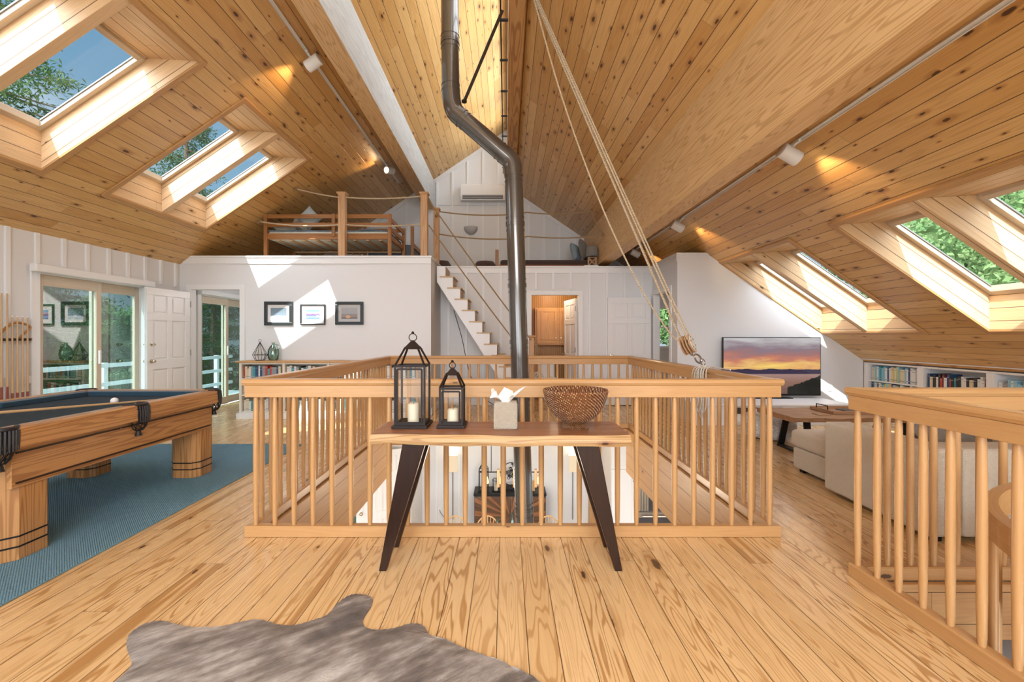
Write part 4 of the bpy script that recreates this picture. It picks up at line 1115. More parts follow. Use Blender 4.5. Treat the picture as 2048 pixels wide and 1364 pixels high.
# leather pockets
def pocket(x, y, out, big=True):
    """out: unit direction away from the table"""
    ox, oy = out; o = Vector((ox, oy, 0)).normalized(); sd = Vector((-o.y, o.x, 0))
    c = Vector((x, y, 0))
    mb = MB()
    arc = [c + o * (.052 * math.sin(t)) + sd * (.066 * math.cos(t)) + Vector((0, 0, PZ - .006)) for t in [PI * i / 14 for i in range(15)]]
    arc = [arc[0] - o * .05] + arc + [arc[-1] - o * .05]
    mb.tube(arc, .0165, 8)
    po = mb.build('pocket_collar', M['leather'], pt)
    sh = MB()   # drop shield of hanging tassels on the outside
    for i in range(13):
        t = PI * (i + .6) / 14.2
        p = c + o * (.066 * math.sin(t)) + sd * (.080 * math.cos(t)) + Vector((0, 0, PZ - .012))
        q = p + Vector((0, 0, -.105 - .02 * math.sin(t) ))
        sh.tube([p, p.lerp(q, .5) + o * .006, q + o * .004], [.008, .0085, .006], 6)
    sh.build('tassels', M['leather'], po)
    nt_ = MB(); lev = [(.062, -.10), (.058, -.14), (.046, -.175), (.028, -.20)]
    cc = c + o * .012
    for j in range(len(lev) - 1):
        for i in range(10):
            for s_ in (0, 1):
                a0 = 2 * PI * (i + .5 * (j % 2)) / 10; a1 = a0 + (PI / 10 if s_ else -PI / 10)
                p = cc + Vector((lev[j][0] * math.cos(a0), lev[j][0] * math.sin(a0), PZ + lev[j][1])); q = cc + Vector((lev[j + 1][0] * math.cos(a1), lev[j + 1][0] * math.sin(a1), PZ + lev[j + 1][1]))
                nt_.tube([p, q], .0038, 5)
    nt_.lathe([(.028, PZ - .20), (.016, PZ - .207), (.022, PZ - .235), (.026, PZ - .242)], tuple(cc), 12)
    nt_.build('net', M['leather'], po)
pocket(PX1 - .055, pym, (1, 0)); pocket(PX0 + .055, pym, (-1, 0))
for (x, sx) in ((PX0, -1), (PX1, 1)):
    for (y, sy) in ((PY0, -1), (PY1, 1)): pocket(x - sx * .075, y - sy * .075, (sx, sy))
mb = MB(); mb.tube(spline([(PX1 - .052, pym - .17, .648), (PX1 - .035, pym - .17, .640), (PX1 - .03, pym - .17, .652)]), .003, 6); mb.build('hook', M['brass'], pt)

mb = MB(); mb.lathe([(.0285 * math.sin(PI * i / 16) + 1e-5, -.0285 * math.cos(PI * i / 16)) for i in range(17)], (-3.30, 3.75, PZ - .052 + .0285), 24)
tag(mb.build('cue_ball', M['white']), 'white cue ball on the black cloth of the pool table', 'ball')
def cue(name, label, p0, p1, parent=None, group=None):
    p0, p1 = Vector(p0), Vector(p1); o = thing(name, label, 'cue', tuple(p0), group)
    b = MB(); b.tube([p0, p0.lerp(p1, .02), p0.lerp(p1, .30)], [.0135, .0145, .0115], 12); b.build('butt', M['cuebutt'], o)
    b = MB(); b.tube([p0.lerp(p1, .301), p0.lerp(p1, .99)], [.0114, .0065], 12); b.build('shaft', M['birch'], o)
    b = MB(); b.tube([p0.lerp(p1, .9905), p1], .0064, 10); b.build('tip', M['white'], o)
M['cuebutt'] = wood('cue_butt', (.36, .09, .04), (.25, .06, .03), (.10, .02, .015), rings=.3, rough=.25, coat=.4)
cue('pool_cue', 'long cue lying across the pool table cloth', (-3.72, 2.62, PZ + .012), (-3.03, 4.02, PZ - .043))
# cue rack on the left wall
cr = thing('cue_rack', 'wall rack holding upright pool cues at the far left', 'cue rack', (XL, 4.95, .30))
mb = MB(); mb.box(XL + .019, XL + .10, 4.55, 5.10, .30, .335); mb.build('base', M['oak'], cr, bevel=.006)
mb = MB(); mb.box(XL + .016, XL + .045, 4.55, 5.09, 1.27, 1.30); mb.build('clip_bar', M['oak'], cr, bevel=.006)
mb = MB(); mb.tube(spline([(XL + .03, 4.74, 1.30), (XL + .05, 4.82, 1.42), (XL + .05, 4.90, 1.47), (XL + .05, 5.0, 1.46), (XL + .05, 5.06, 1.42), (XL + .05, 5.0, 1.36), (XL + .03, 4.97, 1.30)]), .013, 8); mb.build('scroll', M['oak'], cr)
CU = [4.70, 4.755, 4.81, 4.86, 4.91, 4.965, 5.015]
for i, y in enumerate(CU):
    tall = i < 3
    mb = MB(); mb.lathe([(.014, -.012), (.016, 0), (.014, .012)], (XL + .052, y + .028, 1.285), 10, rot=Matrix.Rotation(PI / 2, 3, 'Y')); mb.build('clip', M['leather'], cr)
    cue('pool_cue', ('taller upright pool cue in the wall rack, %s of three' % ['leftmost', 'middle', 'rightmost'][i] if tall else 'shorter upright pool cue in the wall rack, %s of four' % ['leftmost', 'second', 'third', 'rightmost'][i - 3]), (XL + .07, y, .336), (XL + .068, y, 1.80 if tall else 1.545), group='pool cues in the wall rack')

mb = MB(); mb.box(-4.67, -2.47, 1.05, 5.42, .001, .011); tag(mb.build('area_rug', M['rug'], bevel=.003), 'large flat-woven blue rug under the pool table', 'rug')

# cowhide
hp = [(-1.493, 1.693), (-1.493, 1.741), (-1.506, 1.789), (-1.543, 1.827), (-1.614, 1.893), (-1.665, 1.965), (-1.661, 2.033), (-1.601, 2.062), (-1.496, 2.033), (-1.402, 2.016), (-1.294, 2.023), (-1.213, 2.058), (-1.147, 2.07), (-1.035, 2.033), (-0.962, 2.033), (-0.904, 2.062), (-0.847, 2.107), (-0.83, 2.197), (-0.797, 2.263), (-0.744, 2.274), (-0.677, 2.244), (-0.659, 2.177), (-0.665, 2.099), (-0.659, 2.049), (-0.626, 2.01), (-0.573, 1.999), (-0.505, 2.01), (-0.432, 2.044), (-0.376, 2.026), (-0.336, 1.965), (-0.273, 1.942), (-0.198, 1.895), (-0.119, 1.853), (-0.007, 1.796), (0.13, 1.696)] + [(.28, 1.50), (.42, 1.30), (.40, 1.05), (.50, .80), (.35, .62), (.20, .75), (-.1, .55), (-.5, .42), (-.9, .55), (-1.3, .40), (-1.5, .60), (-1.40, .9), (-1.48, 1.2), (-1.47, 1.5)]
hs = [(p.x, p.y) for p in spline([(a, b, 0) for a, b in hp] + [(hp[0][0], hp[0][1], 0)], 5)][:-1]
import bmesh
bm = bmesh.new(); vs = [bm.verts.new((x, y, 0)) for x, y in hs]; f = bm.faces.new(vs)
if f.normal.z < 0: f.normal_flip()
bmesh.ops.triangulate(bm, faces=[f])
# subdivide to carry gentle folds
for _ in range(5):
    long_ = [e for e in bm.edges if e.calc_length() > .09]
    if not long_: break
    bmesh.ops.subdivide_edges(bm, edges=long_, cuts=1); bmesh.ops.triangulate(bm, faces=bm.faces[:])
import mathutils.noise as mn
for v in bm.verts:
    e = min(math.hypot(v.co.x - a, v.co.y - b) for a, b in hs[::2])
    v.co.z = .004 + .010 * min(1, e / .05) + .016 * min(1, e / .12) * max(0, mn.noise(Vector((v.co.x * 3.2, v.co.y * 3.2, 1))) + .1)
geo = bmesh.ops.extrude_face_region(bm, geom=[e for e in bm.edges if e.is_boundary])
bm.normal_update()
me = bpy.data.meshes.new('cowhide_rug')
for v in [g for g in geo['geom'] if isinstance(g, bmesh.types.BMVert)]: v.co.z = .001
bmesh.ops.recalc_face_normals(bm, faces=bm.faces[:])
bm.to_mesh(me); bm.free()
for p in me.polygons: p.use_smooth = True
me.set_sharp_from_angle(angle=math.radians(35))
me.materials.append(M['hide'])
hd = bpy.data.objects.new('cowhide_rug', me); C.objects.link(hd)
tag(hd, 'grey-brown cowhide rug lying on the pine floor in the foreground', 'rug')

# ------------------------------------------------------------------ ropes and pulley
def rope_obj(name, label, paths, r, mat, cat='rope', parts=None, group=None):
    mb = MB(); mb.rope(paths, r, 8); o = mb.build(name, M[mat]); return tag(o, label, cat, group)
pu = thing('pulley_tackle', 'wooden pulley block with iron hook, roped from the ridge down to the right railing', 'pulley', (1.74, 4.20, 1.05))
T0 = Vector((.26, 4.42, 4.76)); Bk = Vector((1.74, 4.27, 1.24))
ax = (Bk - T0).normalized(); sdv = ax.cross(Vector((0, 1, 0))).normalized()
dv = (Vector((0, -1, 0)) * math.cos(.9) + sdv * math.sin(.9)); dv = (dv - ax * dv.dot(ax)).normalized(); sdv = ax.cross(dv).normalized()
# block: rounded shell with two sheaves
mb = MB(); 
def ell(c, a, b_, u_, w_, n=20): return [c + u_ * (a * math.cos(2 * PI * i / n)) + w_ * (b_ * math.sin(2 * PI * i / n)) for i in range(n)]
for k_ in (-.034, -.011, .012, .035):
    A = ell(Bk + dv * (k_ * 1.25 - .005), .095, .072, ax, sdv); B_ = ell(Bk + dv * (k_ * 1.25 + .005), .095, .072, ax, sdv); n = 20
    mb.poly([tuple(p) for p in A + B_], [tuple(range(n - 1, -1, -1)), tuple(range(n, 2 * n))] + [(i, (i + 1) % n, n + (i + 1) % n, n + i) for i in range(n)], tuple(ax))
mb.bar(Bk - ax * .066 - dv * .038, Bk - ax * .066 + dv * .038, .035, .016, up=ax)
mb.build('block_cheek', M['newel'], pu, bevel=.002)
mb = MB(); A = ell(Bk + dv * .050, .080, .058, ax, sdv); B_ = ell(Bk + dv * .056, .080, .058, ax, sdv); mb.poly([tuple(p) for p in A + B_], [tuple(range(19, -1, -1)), tuple(range(20, 40))] + [(i, (i + 1) % 20, 20 + (i + 1) % 20, 20 + i) for i in range(20)], tuple(ax)); mb.build('face_plate', M['cream'], pu, bevel=.002)
mb = MB()
for i in range(6): a = 1.05 * i; c_ = Bk + dv * .057 + ax * (.062 * math.cos(a)) + sdv * (.042 * math.sin(a)); mb.tube([c_, c_ + dv * .003], .006, 8)
mb.build('rivets', M['black'], pu)
mb = MB()
for k_ in (-.0225, .0005, .0235): mb.lathe([(.040, -.006), (.034, 0), (.040, .006)], Bk + dv * k_, 20, rot=dv.to_track_quat('Z', 'Y').to_matrix())
mb.lathe([(.008, -.045), (.008, .045)], Bk, 12, rot=dv.to_track_quat('Z', 'Y').to_matrix()); mb.build('sheave', M['steel'], pu)
E = Bk + ax * .10; tie = Vector((1.80, 3.98, 1.062))
mb = MB(); hx = (tie - E); sdh = Vector((0, 0, 1)).cross(hx).normalized(); uph = hx.cross(sdh).normalized()
mb.tube([E - ax * .03, E + ax * .01], .012, 10)
hk = [E + hx * t + uph * z for t, z in ((.0, .0), (.12, .0), (.22, .022), (.38, .034), (.54, .028), (.64, .0), (.58, -.024), (.44, -.032), (.32, -.028), (.24, -.010))]
mb.tube(spline(hk, 4), [.009] * (len(spline(hk, 4))), 8); mb.build('iron_hook', M['iron'] if 'iron' in M else M['steel'], pu)
mb = MB(); c_ = E + hx * .72; mb.tube([c_ + hx.normalized() * (.045 * math.cos(a)) + uph * (.026 * math.sin(a)) for a in [2 * PI * i / 18 for i in range(18)]], .006, 8, closed=True); mb.build('shackle', M['steel'], pu)
for i_, (dx, off) in enumerate(((-.030, -.02), (-.012, .02), (.012, -.015), (.030, .015))):
    mb = MB(); p = T0 + sdv * dx * .9 + dv * off * .5; q = Bk - ax * .05 + sdv * dx * 1.3 + dv * off * 2.2
    mb.rope(sag(p, q, .012, 20), .0085, 8); mb.build('strand', M['ropepale'], pu)
mb = MB(); mb.rope(spline([T0 + sdv * .02, (.55, 4.30, 3.60), (.93, 4.28, 2.55), (1.28, 4.26, 1.80), (1.56, 4.25, 1.36), Bk + sdv * -.0 - ax * .03 + dv * -.03], 8), .008, 8); mb.build('fall_line', M['ropepale'], pu)
# upper block at the ridge
mb = MB()
for k_ in (-.03, 0, .03):
    A = ell(T0 + dv * (k_ - .004), .07, .05, ax, sdv); B_ = ell(T0 + dv * (k_ + .004), .07, .05, ax, sdv)
    mb.poly([tuple(p) for p in A + B_], [tuple(range(n - 1, -1, -1)), tuple(range(n, 2 * n))] + [(i, (i + 1) % n, n + (i + 1) % n, n + i) for i in range(n)], tuple(ax))
mb.build('upper_block', M['newel'], pu)
mb = MB(); mb.tube([T0, T0 + Vector((-.08, 0, .09))], .010, 8); mb.build('eye_bolt', M['steel'], pu)
# lashing and hanging coil on the right railing
lc = thing('rope_coil', 'white rope lashed round the right railing and hanging in a loose coil', 'rope', (1.78, 3.98, .7))
rr = random.Random(11)
mb = MB(); P = []
for i in range(58):
    a = 2 * PI * i / 18; P.append((RX + (.060) * math.cos(a), 3.94 + .0020 * i + .012 * math.sin(a * 1.5), .985 + .072 * math.sin(a)))
mb.rope(spline(P, 2), .008, 7); mb.build('lashing', M['ropewhite'], lc)
for k_ in range(7):
    mb = MB(); x = RX - .060 - .012 * (k_ % 4); y0_ = 3.86 + .022 * k_; L = .35 + .022 * rr.uniform(-2, 3); w = .03 + .075 * rr.random()
    z0_ = 1.02
    P = [(RX + .0, y0_, 1.052), (x + .01, y0_ - w * .3, 1.035), (x - .012, y0_ - w * .8, .93), (x - .015, y0_ - w, .80), (x - .01, y0_ - w * .7, z0_ - L + .05), (x - .005, y0_, z0_ - L), (x, y0_ + w * .7, z0_ - L + .05), (x + .0, y0_ + w, .80), (x, y0_ + w * .8, .93), (x + .01, y0_ + w * .4, 1.035), (RX + .01, y0_ + .01, 1.055)]
    mb.rope(spline(P, 5), .005, 7); mb.build('loop', M['ropewhite'], lc)
mb = MB(); mb.rope(spline([(RX, 3.88, 1.055), (RX + .01, 3.76, 1.053), (RX + .03, 3.68, 1.052), (RX + .035, 3.60, 1.050)], 6), .006, 7); mb.build('loose_end', M['ropewhite'], lc)
# ------------------------------------------------------------------ loft stair and rope rails
st = thing('loft_stair', 'steep white loft stair with pale wood treads against the board wall', 'stair', (-.4, 8.2, 0))
n = 13; rise = LZ / n; run = .130; sx0 = -1.22
mb = MB(); prof = [(sx0, LZ - .30), (sx0, LZ - .02)]
for i in range(n - 1):
    x = sx0 + .02 + run * (i + 1); z = LZ - rise * (i + 1)
    prof += [(x, LZ - rise * i - .024), (x, z - .024)]
prof += [(sx0 + .02 + run * n, .024 + rise - .048), (sx0 + .02 + run * n, 0.0), (sx0 + .02 + run * (n - 1.9), 0.0)]
for y in (7.86, 8.47): mb.prism(prof, y, y + .04, 'y')
mb.build('stringer', M['trimw'], st)
for i in range(n - 1):
    z = LZ - rise * (i + 1); x = sx0 + .02 + run * (i + 1)
    mb = MB(); mb.box(x - .10, x + run + .022, 7.845, 8.52, z - .0235, z, g=(0, 1, 0)); mb.build('tread', M['slat'], st, bevel=.003)
    mb = MB(); mb.box(x - .012, x - .001, 7.90, 8.47, z + .001, z + rise - .025); mb.build('riser', M['slat'], st)
mb = MB(); mb.tube(spline([(-.92, 7.84, 1.78), (-.78, 7.83, 1.30), (-.62, 7.82, .62), (-.35, 7.84, .22), (-.2, 7.84, .10)]), .007, 6); tag(mb.build('hanging_cord', M['plastic']), 'thin grey cord hanging beneath the white loft stair', 'cord')

def post(name, label, x, y, z0, z1, w=.095, capped=True):
    o = thing(name, label, 'post', (x, y, z0)); h = w / 2
    mb = MB(); mb.box(x - h, x + h, y - h, y + h, z0, z1 - .035); mb.build('shaft', M['newel'], o, bevel=.006)
    mb = MB(); mb.prism([(x - h, y - h), (x + h, y - h), (x + h, y + h), (x - h, y + h)], z1 - .0345, z1 - .034, 'z')
    P = []
    for (e, z) in ((h, z1 - .05), (h + .018, z1 - .022), (h + .018, z1)): P += [(x - e, y - e, z), (x + e, y - e, z), (x + e, y + e, z), (x - e, y + e, z)]
    F = [(3, 2, 1, 0), (8, 9, 10, 11)] + [(r * 4 + i, r * 4 + (i + 1) % 4, r * 4 + 4 + (i + 1) % 4, r * 4 + 4 + i) for r in (0, 1) for i in range(4)]
    mb = MB(); mb.poly(P, F, (1, 0, 0)); mb.build('cap', M['newel'], o, bevel=.003)
    return o
post('newel_post', 'square wooden post in the middle of the bunk bed ledge', -2.755, 7.50, 2.67, 3.735, .115)
post('newel_post', 'square wooden post at the right end of the bunk bed ledge', -1.375, 7.50, 2.67, 3.735, .115)
post('newel_post', 'square wooden post at the top of the loft stair, behind the ledge end', -1.315, 8.42, 2.67, 3.74, .10)
post('newel_post', 'low wooden newel at the foot of the loft stair, half hidden by the flue', .45, 7.79, 0, 1.335, .09)
def rp(label, pts, r=.012, mat='rope', cat='rope'):
    mb = MB(); mb.rope(pts, r, 8); tag(mb.build('barrier_rope', M[mat]), label, cat)
rp('upper barrier rope in front of the bunk bed', [Vector(p) for p in sag((-3.52, 7.50, 3.80), (-2.81, 7.50, 3.66), .012)] + sag((-2.70, 7.50, 3.66), (-1.43, 7.50, 3.68), .03), mat='ropepale')
rp('lower barrier rope in front of the bunk bed', [Vector(p) for p in sag((-4.13, 7.50, 3.25), (-2.81, 7.50, 3.20), .04)] + sag((-2.70, 7.50, 3.20), (-1.43, 7.50, 3.21), .03), mat='ropepale')
rp('upper barrier rope across the far loft, passing behind the flue', sag((-1.30, 8.48, 3.70), (.28, 8.5, 3.66), .05) + sag((.30, 8.5, 3.70), (1.66, 8.62, 3.74), .05)[1:])
rp('lower barrier rope across the far loft, passing behind the flue', sag((-1.30, 8.48, 3.27), (.28, 8.5, 3.19), .05) + sag((.30, 8.5, 3.24), (1.86, 8.45, 3.24), .05)[1:])
rp('short rope tail joining the two loft barrier ropes at the right beam', sag((1.66, 8.62, 3.72), (1.86, 8.45, 3.26), .06))
rp('upper stair handrail rope', sag((-1.32, 7.60, 3.64), (.44, 7.74, 1.25), .03), .011)
rp('lower stair handrail rope', sag((-1.32, 7.60, 3.22), (.44, 7.74, .86), .03), .011)
def knot(label, c):
    mb = MB(); c = Vector(c)
    for k_ in range(3):
        P = [c + Vector((.022 * math.cos(a), .03 * math.sin(a) * math.cos(k_), .026 * math.sin(a + k_))) for a in [2 * PI * i / 12 for i in range(12)]]
        mb.rope(P, .010, 6, closed=True)
    mb.tube([c + Vector((.03, 0, .02)), c + Vector((.03, .0, .05))], .006, 6); tag(mb.build('rope_knot', M['rope']), label, 'knot')
knot('rope knot tied to the ceiling at the left end of the upper bunk rope', (-3.54, 7.50, 3.80)); knot('rope knot tied to the ceiling at the left end of the lower bunk rope', (-4.16, 7.50, 3.25))
knot('rope knot on the ceiling right of the flue', (1.66, 8.64, 3.75)); knot('rope knot on the side of the right beam', (1.845, 8.45, 3.25)); knot('rope knot on the side of the stair top post', (-1.30, 8.355, 3.60))
mb = MB()
for k_ in range(4): mb.rope(spline([(.495, 7.77, 1.24), (.515 + .015 * k_, 7.76, 1.12), (.52 + .02 * k_, 7.75, .98 + .02 * k_), (.50, 7.76, 1.03)], 4), .008, 6)
tag(mb.build('rope_tassel', M['rope']), 'knotted rope ends hanging from the stair foot newel', 'rope')
mb = MB()
mb.rope([Vector((.565 + .07 * math.cos(a), 7.79, .62 + .07 * math.sin(a))) for a in [2 * PI * i / 24 for i in range(24)]], .016, 6, closed=True)
mb.rope([Vector((.565 + .04 * math.cos(a), 7.79, .61 + .035 * math.sin(a))) for a in [2 * PI * i / 24 for i in range(24)]], .014, 6, closed=True)
mb.box(.4955, .57, 7.78, 7.80, .672, .688); tag(mb.build('rope_coil', M['ropewhite']), 'coiled white rope hung beside the foot of the loft stair', 'rope')

# ------------------------------------------------------------------ loft furniture
M['pillowpale'] = fabric('pale_blue_pillow', (.62, .68, .68), (.36, .46, .50), 90, .002)
def pillow(name, label, c, sx, sy, sz, rot, mat, cat='pillow', parent=None):
    N = 14; P = []; F = []
    R = Matrix.Rotation(rot[2], 3, 'Z') @ Matrix.Rotation(rot[1], 3, 'Y') @ Matrix.Rotation(rot[0], 3, 'X')
    for s_ in (1, -1):
        for j in range(N + 1):
            for i in range(N + 1):
                u = i / N * 2 - 1; v = j / N * 2 - 1
                pin = 1 - .07 * (1 - abs(u) ** 2) * abs(v) ** 3; pin2 = 1 - .07 * (1 - abs(v) ** 2) * abs(u) ** 3
                h = ((1 - u ** 4) * (1 - v ** 4)) ** .5
                P.append(Vector(c) + R @ Vector((u * sx / 2 * pin2, v * sy / 2 * pin, s_ * (sz / 2 * h + .001))))
    m_ = (N + 1) ** 2
    for j in range(N):
        for i in range(N):
            a = j * (N + 1) + i; F.append((a, a + 1, a + N + 2, a + N + 1)); F.append((m_ + a, m_ + a + N + 1, m_ + a + N + 2, m_ + a + 1))
    mb = MB(); mb.poly([tuple(p) for p in P], F, (1, 0, 0), smooth=True); o = mb.build(name, M[mat], parent)
    if parent is None: tag(o, label, cat)
    return o
def matt(mb, x0, x1, y0, y1, z0, z1): mb.box(x0, x1, y0, y1, z0, z1)
bk = thing('bunk_bed', 'high wooden bunk bed with guard rails behind the left loft rope', 'bed', (-3.07, 8.2, LZ))
bx0, bx1, by0, by1 = -4.13, -2.0, 7.66, 8.70
for (x, y) in ((bx0, by0), (bx1, by0), (bx0, by1), (bx1, by1)):
    mb = MB(); mb.box(x - .03, x + .03, y - .03, y + .03, LZ, 3.425); mb.build('post', M['bunk'], bk, bevel=.006)
for y in (by0, by1):
    for (z0, z1, nm) in ((2.985, 3.085, 'side_rail'), (3.20, 3.27, 'guard_rail'), (3.345, 3.415, 'guard_rail')):
        mb = MB(); mb.box(bx0 + .031, bx1 - .031, y - .022, y + .0, z0, z1); mb.build(nm, M['bunk'], bk, bevel=.004)
mb = MB(); mb.box(-2.985, -2.93, by0 - .045, by0 - .023, 3.03, 3.42); mb.build('upright', M['bunk'], bk, bevel=.004)
for x in (bx0, bx1):
    for z in (2.99, 3.14, 3.30): mb = MB(); mb.box(x - .012, x + .012, by0 + .031, by1 - .031, z, z + .08); mb.build('end_rail', M['bunk'], bk, bevel=.004)
for i in range(9):
    x = bx0 + .18 + i * .22; mb = MB(); mb.box(x, x + .05, by0 + .002, by1 - .024, 2.965, 2.983); mb.build('slat', M['slat'], bk)
mb = MB(); mb.box(bx0 + .04, bx1 - .04, by1 - .06, by1 - .03, 2.94, 2.964); mb.build('slat_ledge', M['slat'], bk)
mb = MB(); mb.box(bx0 + .035, bx1 - .035, by0 + .005, by1 - .03, 2.985, 3.13); soft(mb.build('mattress', M['mattress'], bk, bevel=.03, seg=3), 0)
mb = MB(); N = 24; P = []; F = []
for j in range(13):
    for i in range(N + 1):
        x = bx0 + .04 + (bx1 - bx0 - .08) * i / N; y = by0 + .004 + (by1 - by0 - .03) * j / 12
        P.append((x, y, 3.135 + .05 * max(0, mn.noise(Vector((x * 4, y * 5, 0)))) + .008))
for j in range(12):
    for i in range(N): a = j * (N + 1) + i; F.append((a, a + 1, a + N + 2, a + N + 1))
mb.poly(P, F, (1, 0, 0), smooth=True); q = mb.build('bedding', M['bedding'], bk); sm = q.modifiers.new('t', 'SOLIDIFY'); sm.thickness = .02
pillow('pillow', 'grey patterned pillow leaning on the bunk bed, left of the pointed one', (-3.74, 8.15, 3.36), .34, .36, .14, (1.2, .25, .15), 'pillow')
pillow('pillow', 'pale blue patterned pillow standing on its corner on the bunk bed', (-3.50, 7.92, 3.42), .32, .32, .13, (PI / 2, PI / 4 , .1), 'pillowpale')
pillow('pillow', 'pale pillow lying flat on the bunk bed mattress', (-3.86, 7.90, 3.22), .42, .30, .12, (0, 0, 0), 'pillow')
ch_ = thing('ladder_stool', 'pale wooden stool legs showing under the bunk bed', 'stool', (-3.2, 8.9, LZ))
for x in (-3.40, -3.26, -3.09, -2.96): mb = MB(); mb.box(x - .02, x + .02, 8.98, 9.02, LZ, 3.0); mb.build('leg', M['slat'], ch_)
mb = MB(); mb.box(-3.45, -2.90, 8.90, 9.10, 3.0, 3.03); mb.build('seat', M['slat'], ch_, bevel=.005)
b2 = thing('low_bed', 'low wooden bed with dark bedding behind the right end of the bunk bed', 'bed', (-2.3, 9.5, LZ))
for (x, y) in ((-2.80, 8.84), (-1.86, 8.84), (-2.80, 10.5), (-1.86, 10.5)): mb = MB(); mb.box(x - .03, x + .03, y - .03, y + .03, LZ, LZ + (.92 if y < 9 else .7)); mb.build('post', M['bunk'], b2, bevel=.005)
for z in (LZ + .30, LZ + .52): mb = MB(); mb.box(-1.872, -1.850, 8.871, 10.469, z, z + .09); mb.build('side_rail', M['bunk'], b2, bevel=.004)
mb = MB(); mb.box(-2.77, -1.875, 8.90, 10.45, LZ + .25, LZ + .58); mb.build('bedding', M['bedding'], b2, bevel=.06, seg=3)
b3 = thing('low_bed', 'low bed with a brown blanket on the far loft, right of the flue', 'bed', (.9, 9.9, LZ))
for (x, h) in ((-.19, .56), (1.95, .4)): 
    mb = MB(); mb.box(x - .035, x + .035, 9.35, 9.42, LZ, LZ + h); mb.build('post', M['bunk'], b3, bevel=.005)
mb = MB(); mb.box(-.15, 1.91, 9.36, 9.40, LZ + .10, LZ + .24); mb.build('side_rail', M['bunk'], b3, bevel=.005)
mb = MB(); mb.box(-.12, 1.88, 9.41, 10.45, LZ + .08, LZ + .36); mb.build('blanket', M['brownblanket'], b3, bevel=.05, seg=3)
pillow('pillow', 'dark blue pillow leaning at the right end of the far loft bed', (1.52, 9.75, LZ + .57), .40, .40, .14, (1.35, 0, 1.1), 'pillowblue')
pillow('pillow', 'grey pillow leaning upright beside the loft bedside lamp', (1.70, 9.75, LZ + .62), .46, .46, .15, (1.4, 0, 1.2), 'grey_cushion')
def drum(label, x, y, w, h, z):
    mb = MB(); mb.lathe([(w * .8, 0), (w, h * .3), (w * .98, h * .7), (w * .7, h), (.001, h * 1.05)], (x, y, z), 28); tag(mb.build('bean_bag', M['brownblanket']), label, 'bean bag')
drum('dark round bean bag on the far loft, left of the flue', -.45, 9.6, .26, .34, LZ); drum('dark round bean bag by the top of the loft stair', -1.35, 9.4, .20, .32, LZ)
nt_ = thing('side_table', 'small white side table under the loft lamp', 'table', (1.72, 9.0, LZ))
mb = MB(); mb.box(1.56, 1.84, 8.86, 9.12, LZ + .13, LZ + .155); mb.build('top', M['trimw'], nt_)
for (x, y) in ((1.58, 8.88), (1.82, 8.88), (1.58, 9.10), (1.82, 9.10)): mb = MB(); mb.box(x - .012, x + .012, y - .012, y + .012, LZ, LZ + .129); mb.build('leg', M['trimw'], nt_)
lp = thing('table_lamp', 'bedside lamp with a grey drum shade and crossed wooden base on the loft', 'lamp', (1.74, 9.0, LZ + .155))
z = LZ + .156; x = 1.74
mb = MB(); mb.box(x - .08, x + .08, 8.95, 9.05, z, z + .015)
mb.bar((x - .07, 8.96, z + .015), (x + .07, 8.96, z + .16), .016, .016); mb.bar((x + .07, 8.96, z + .015), (x - .07, 8.96, z + .16), .016, .016); mb.bar((x - .07, 9.04, z + .015), (x + .07, 9.04, z + .16), .016, .016); mb.bar((x + .07, 9.04, z + .015), (x - .07, 9.04, z + .16), .016, .016)
for sx in (-1, 1): mb.box(x + sx * .075 - .008, x + sx * .075 + .008, 8.955, 8.970, z + .015, z + .165); mb.box(x + sx * .075 - .008, x + sx * .075 + .008, 9.03, 9.045, z + .015, z + .165)
mb.box(x - .085, x + .085, 8.95, 9.05, z + .165, z + .178); mb.build('base', M['newel'], lp)
mb = MB(); mb.tube([(x, 9.0, z + .178), (x, 9.0, z + .24)], .008, 8); mb.build('stem', M['black'], lp)
mb = MB(); mb.lathe([(.125, 0), (.105, .20)], (x, 9.0, z + .19), 32); mb.f = mb.f[:-2]; mb.uv = mb.uv[:-2]; mb.mi = mb.mi[:-2]; mb.sm = mb.sm[:-2]
q = mb.build('lamp_shade', M['grey_cushion'], lp); m_ = q.modifiers.new('t', 'SOLIDIFY'); m_.thickness = .004

ac = thing('wall_air_conditioner', 'white wall air conditioner high on the gable left of the flue', 'air conditioner', (-.55, YG, 4.5))
y0_ = YG - .22
mb = MB(); mb.prism([(YG - .018, 4.52), (y0_ + .03, 4.52), (y0_ + .0, 4.60), (y0_ - .0, 4.86), (y0_ + .03, 4.90), (YG - .018, 4.90)], -1.07, -.02, 'x'); mb.build('body', M['trimw'], ac, bevel=.01)
mb = MB(); mb.box(-1.02, -.07, y0_ - .004, y0_ + .03, 4.545, 4.63); mb.build('vent', M['plastic'], ac)
mb = MB()
for k_ in range(3): mb.box(-1.015, -.075, y0_ - .012, y0_ - .005, 4.560 + k_ * .026, 4.564 + k_ * .026)
mb.build('louver', M['trimw'], ac)
mb = MB(); P = []; F = []; N = 16
for j in range(9):
    ph = PI / 2 * j / 8
    for i in range(N + 1):
        a = PI * i / N; P.append((-.84 + .165 * math.cos(ph) * math.cos(a), YG - .015 - .13 * math.cos(ph) * math.sin(a), 3.93 - .19 * math.sin(ph)))
for j in range(8):
    for i in range(N): b_ = j * (N + 1) + i; F.append((b_, b_ + 1, b_ + N + 2, b_ + N + 1))
mb.poly(P, F, smooth=True); q = mb.build('wall_sconce', M['matgrey']); m_ = q.modifiers.new('t', 'SOLIDIFY'); m_.thickness = .006
tag(q, 'pale plaster half-bowl wall light on the gable under the air conditioner', 'wall light')

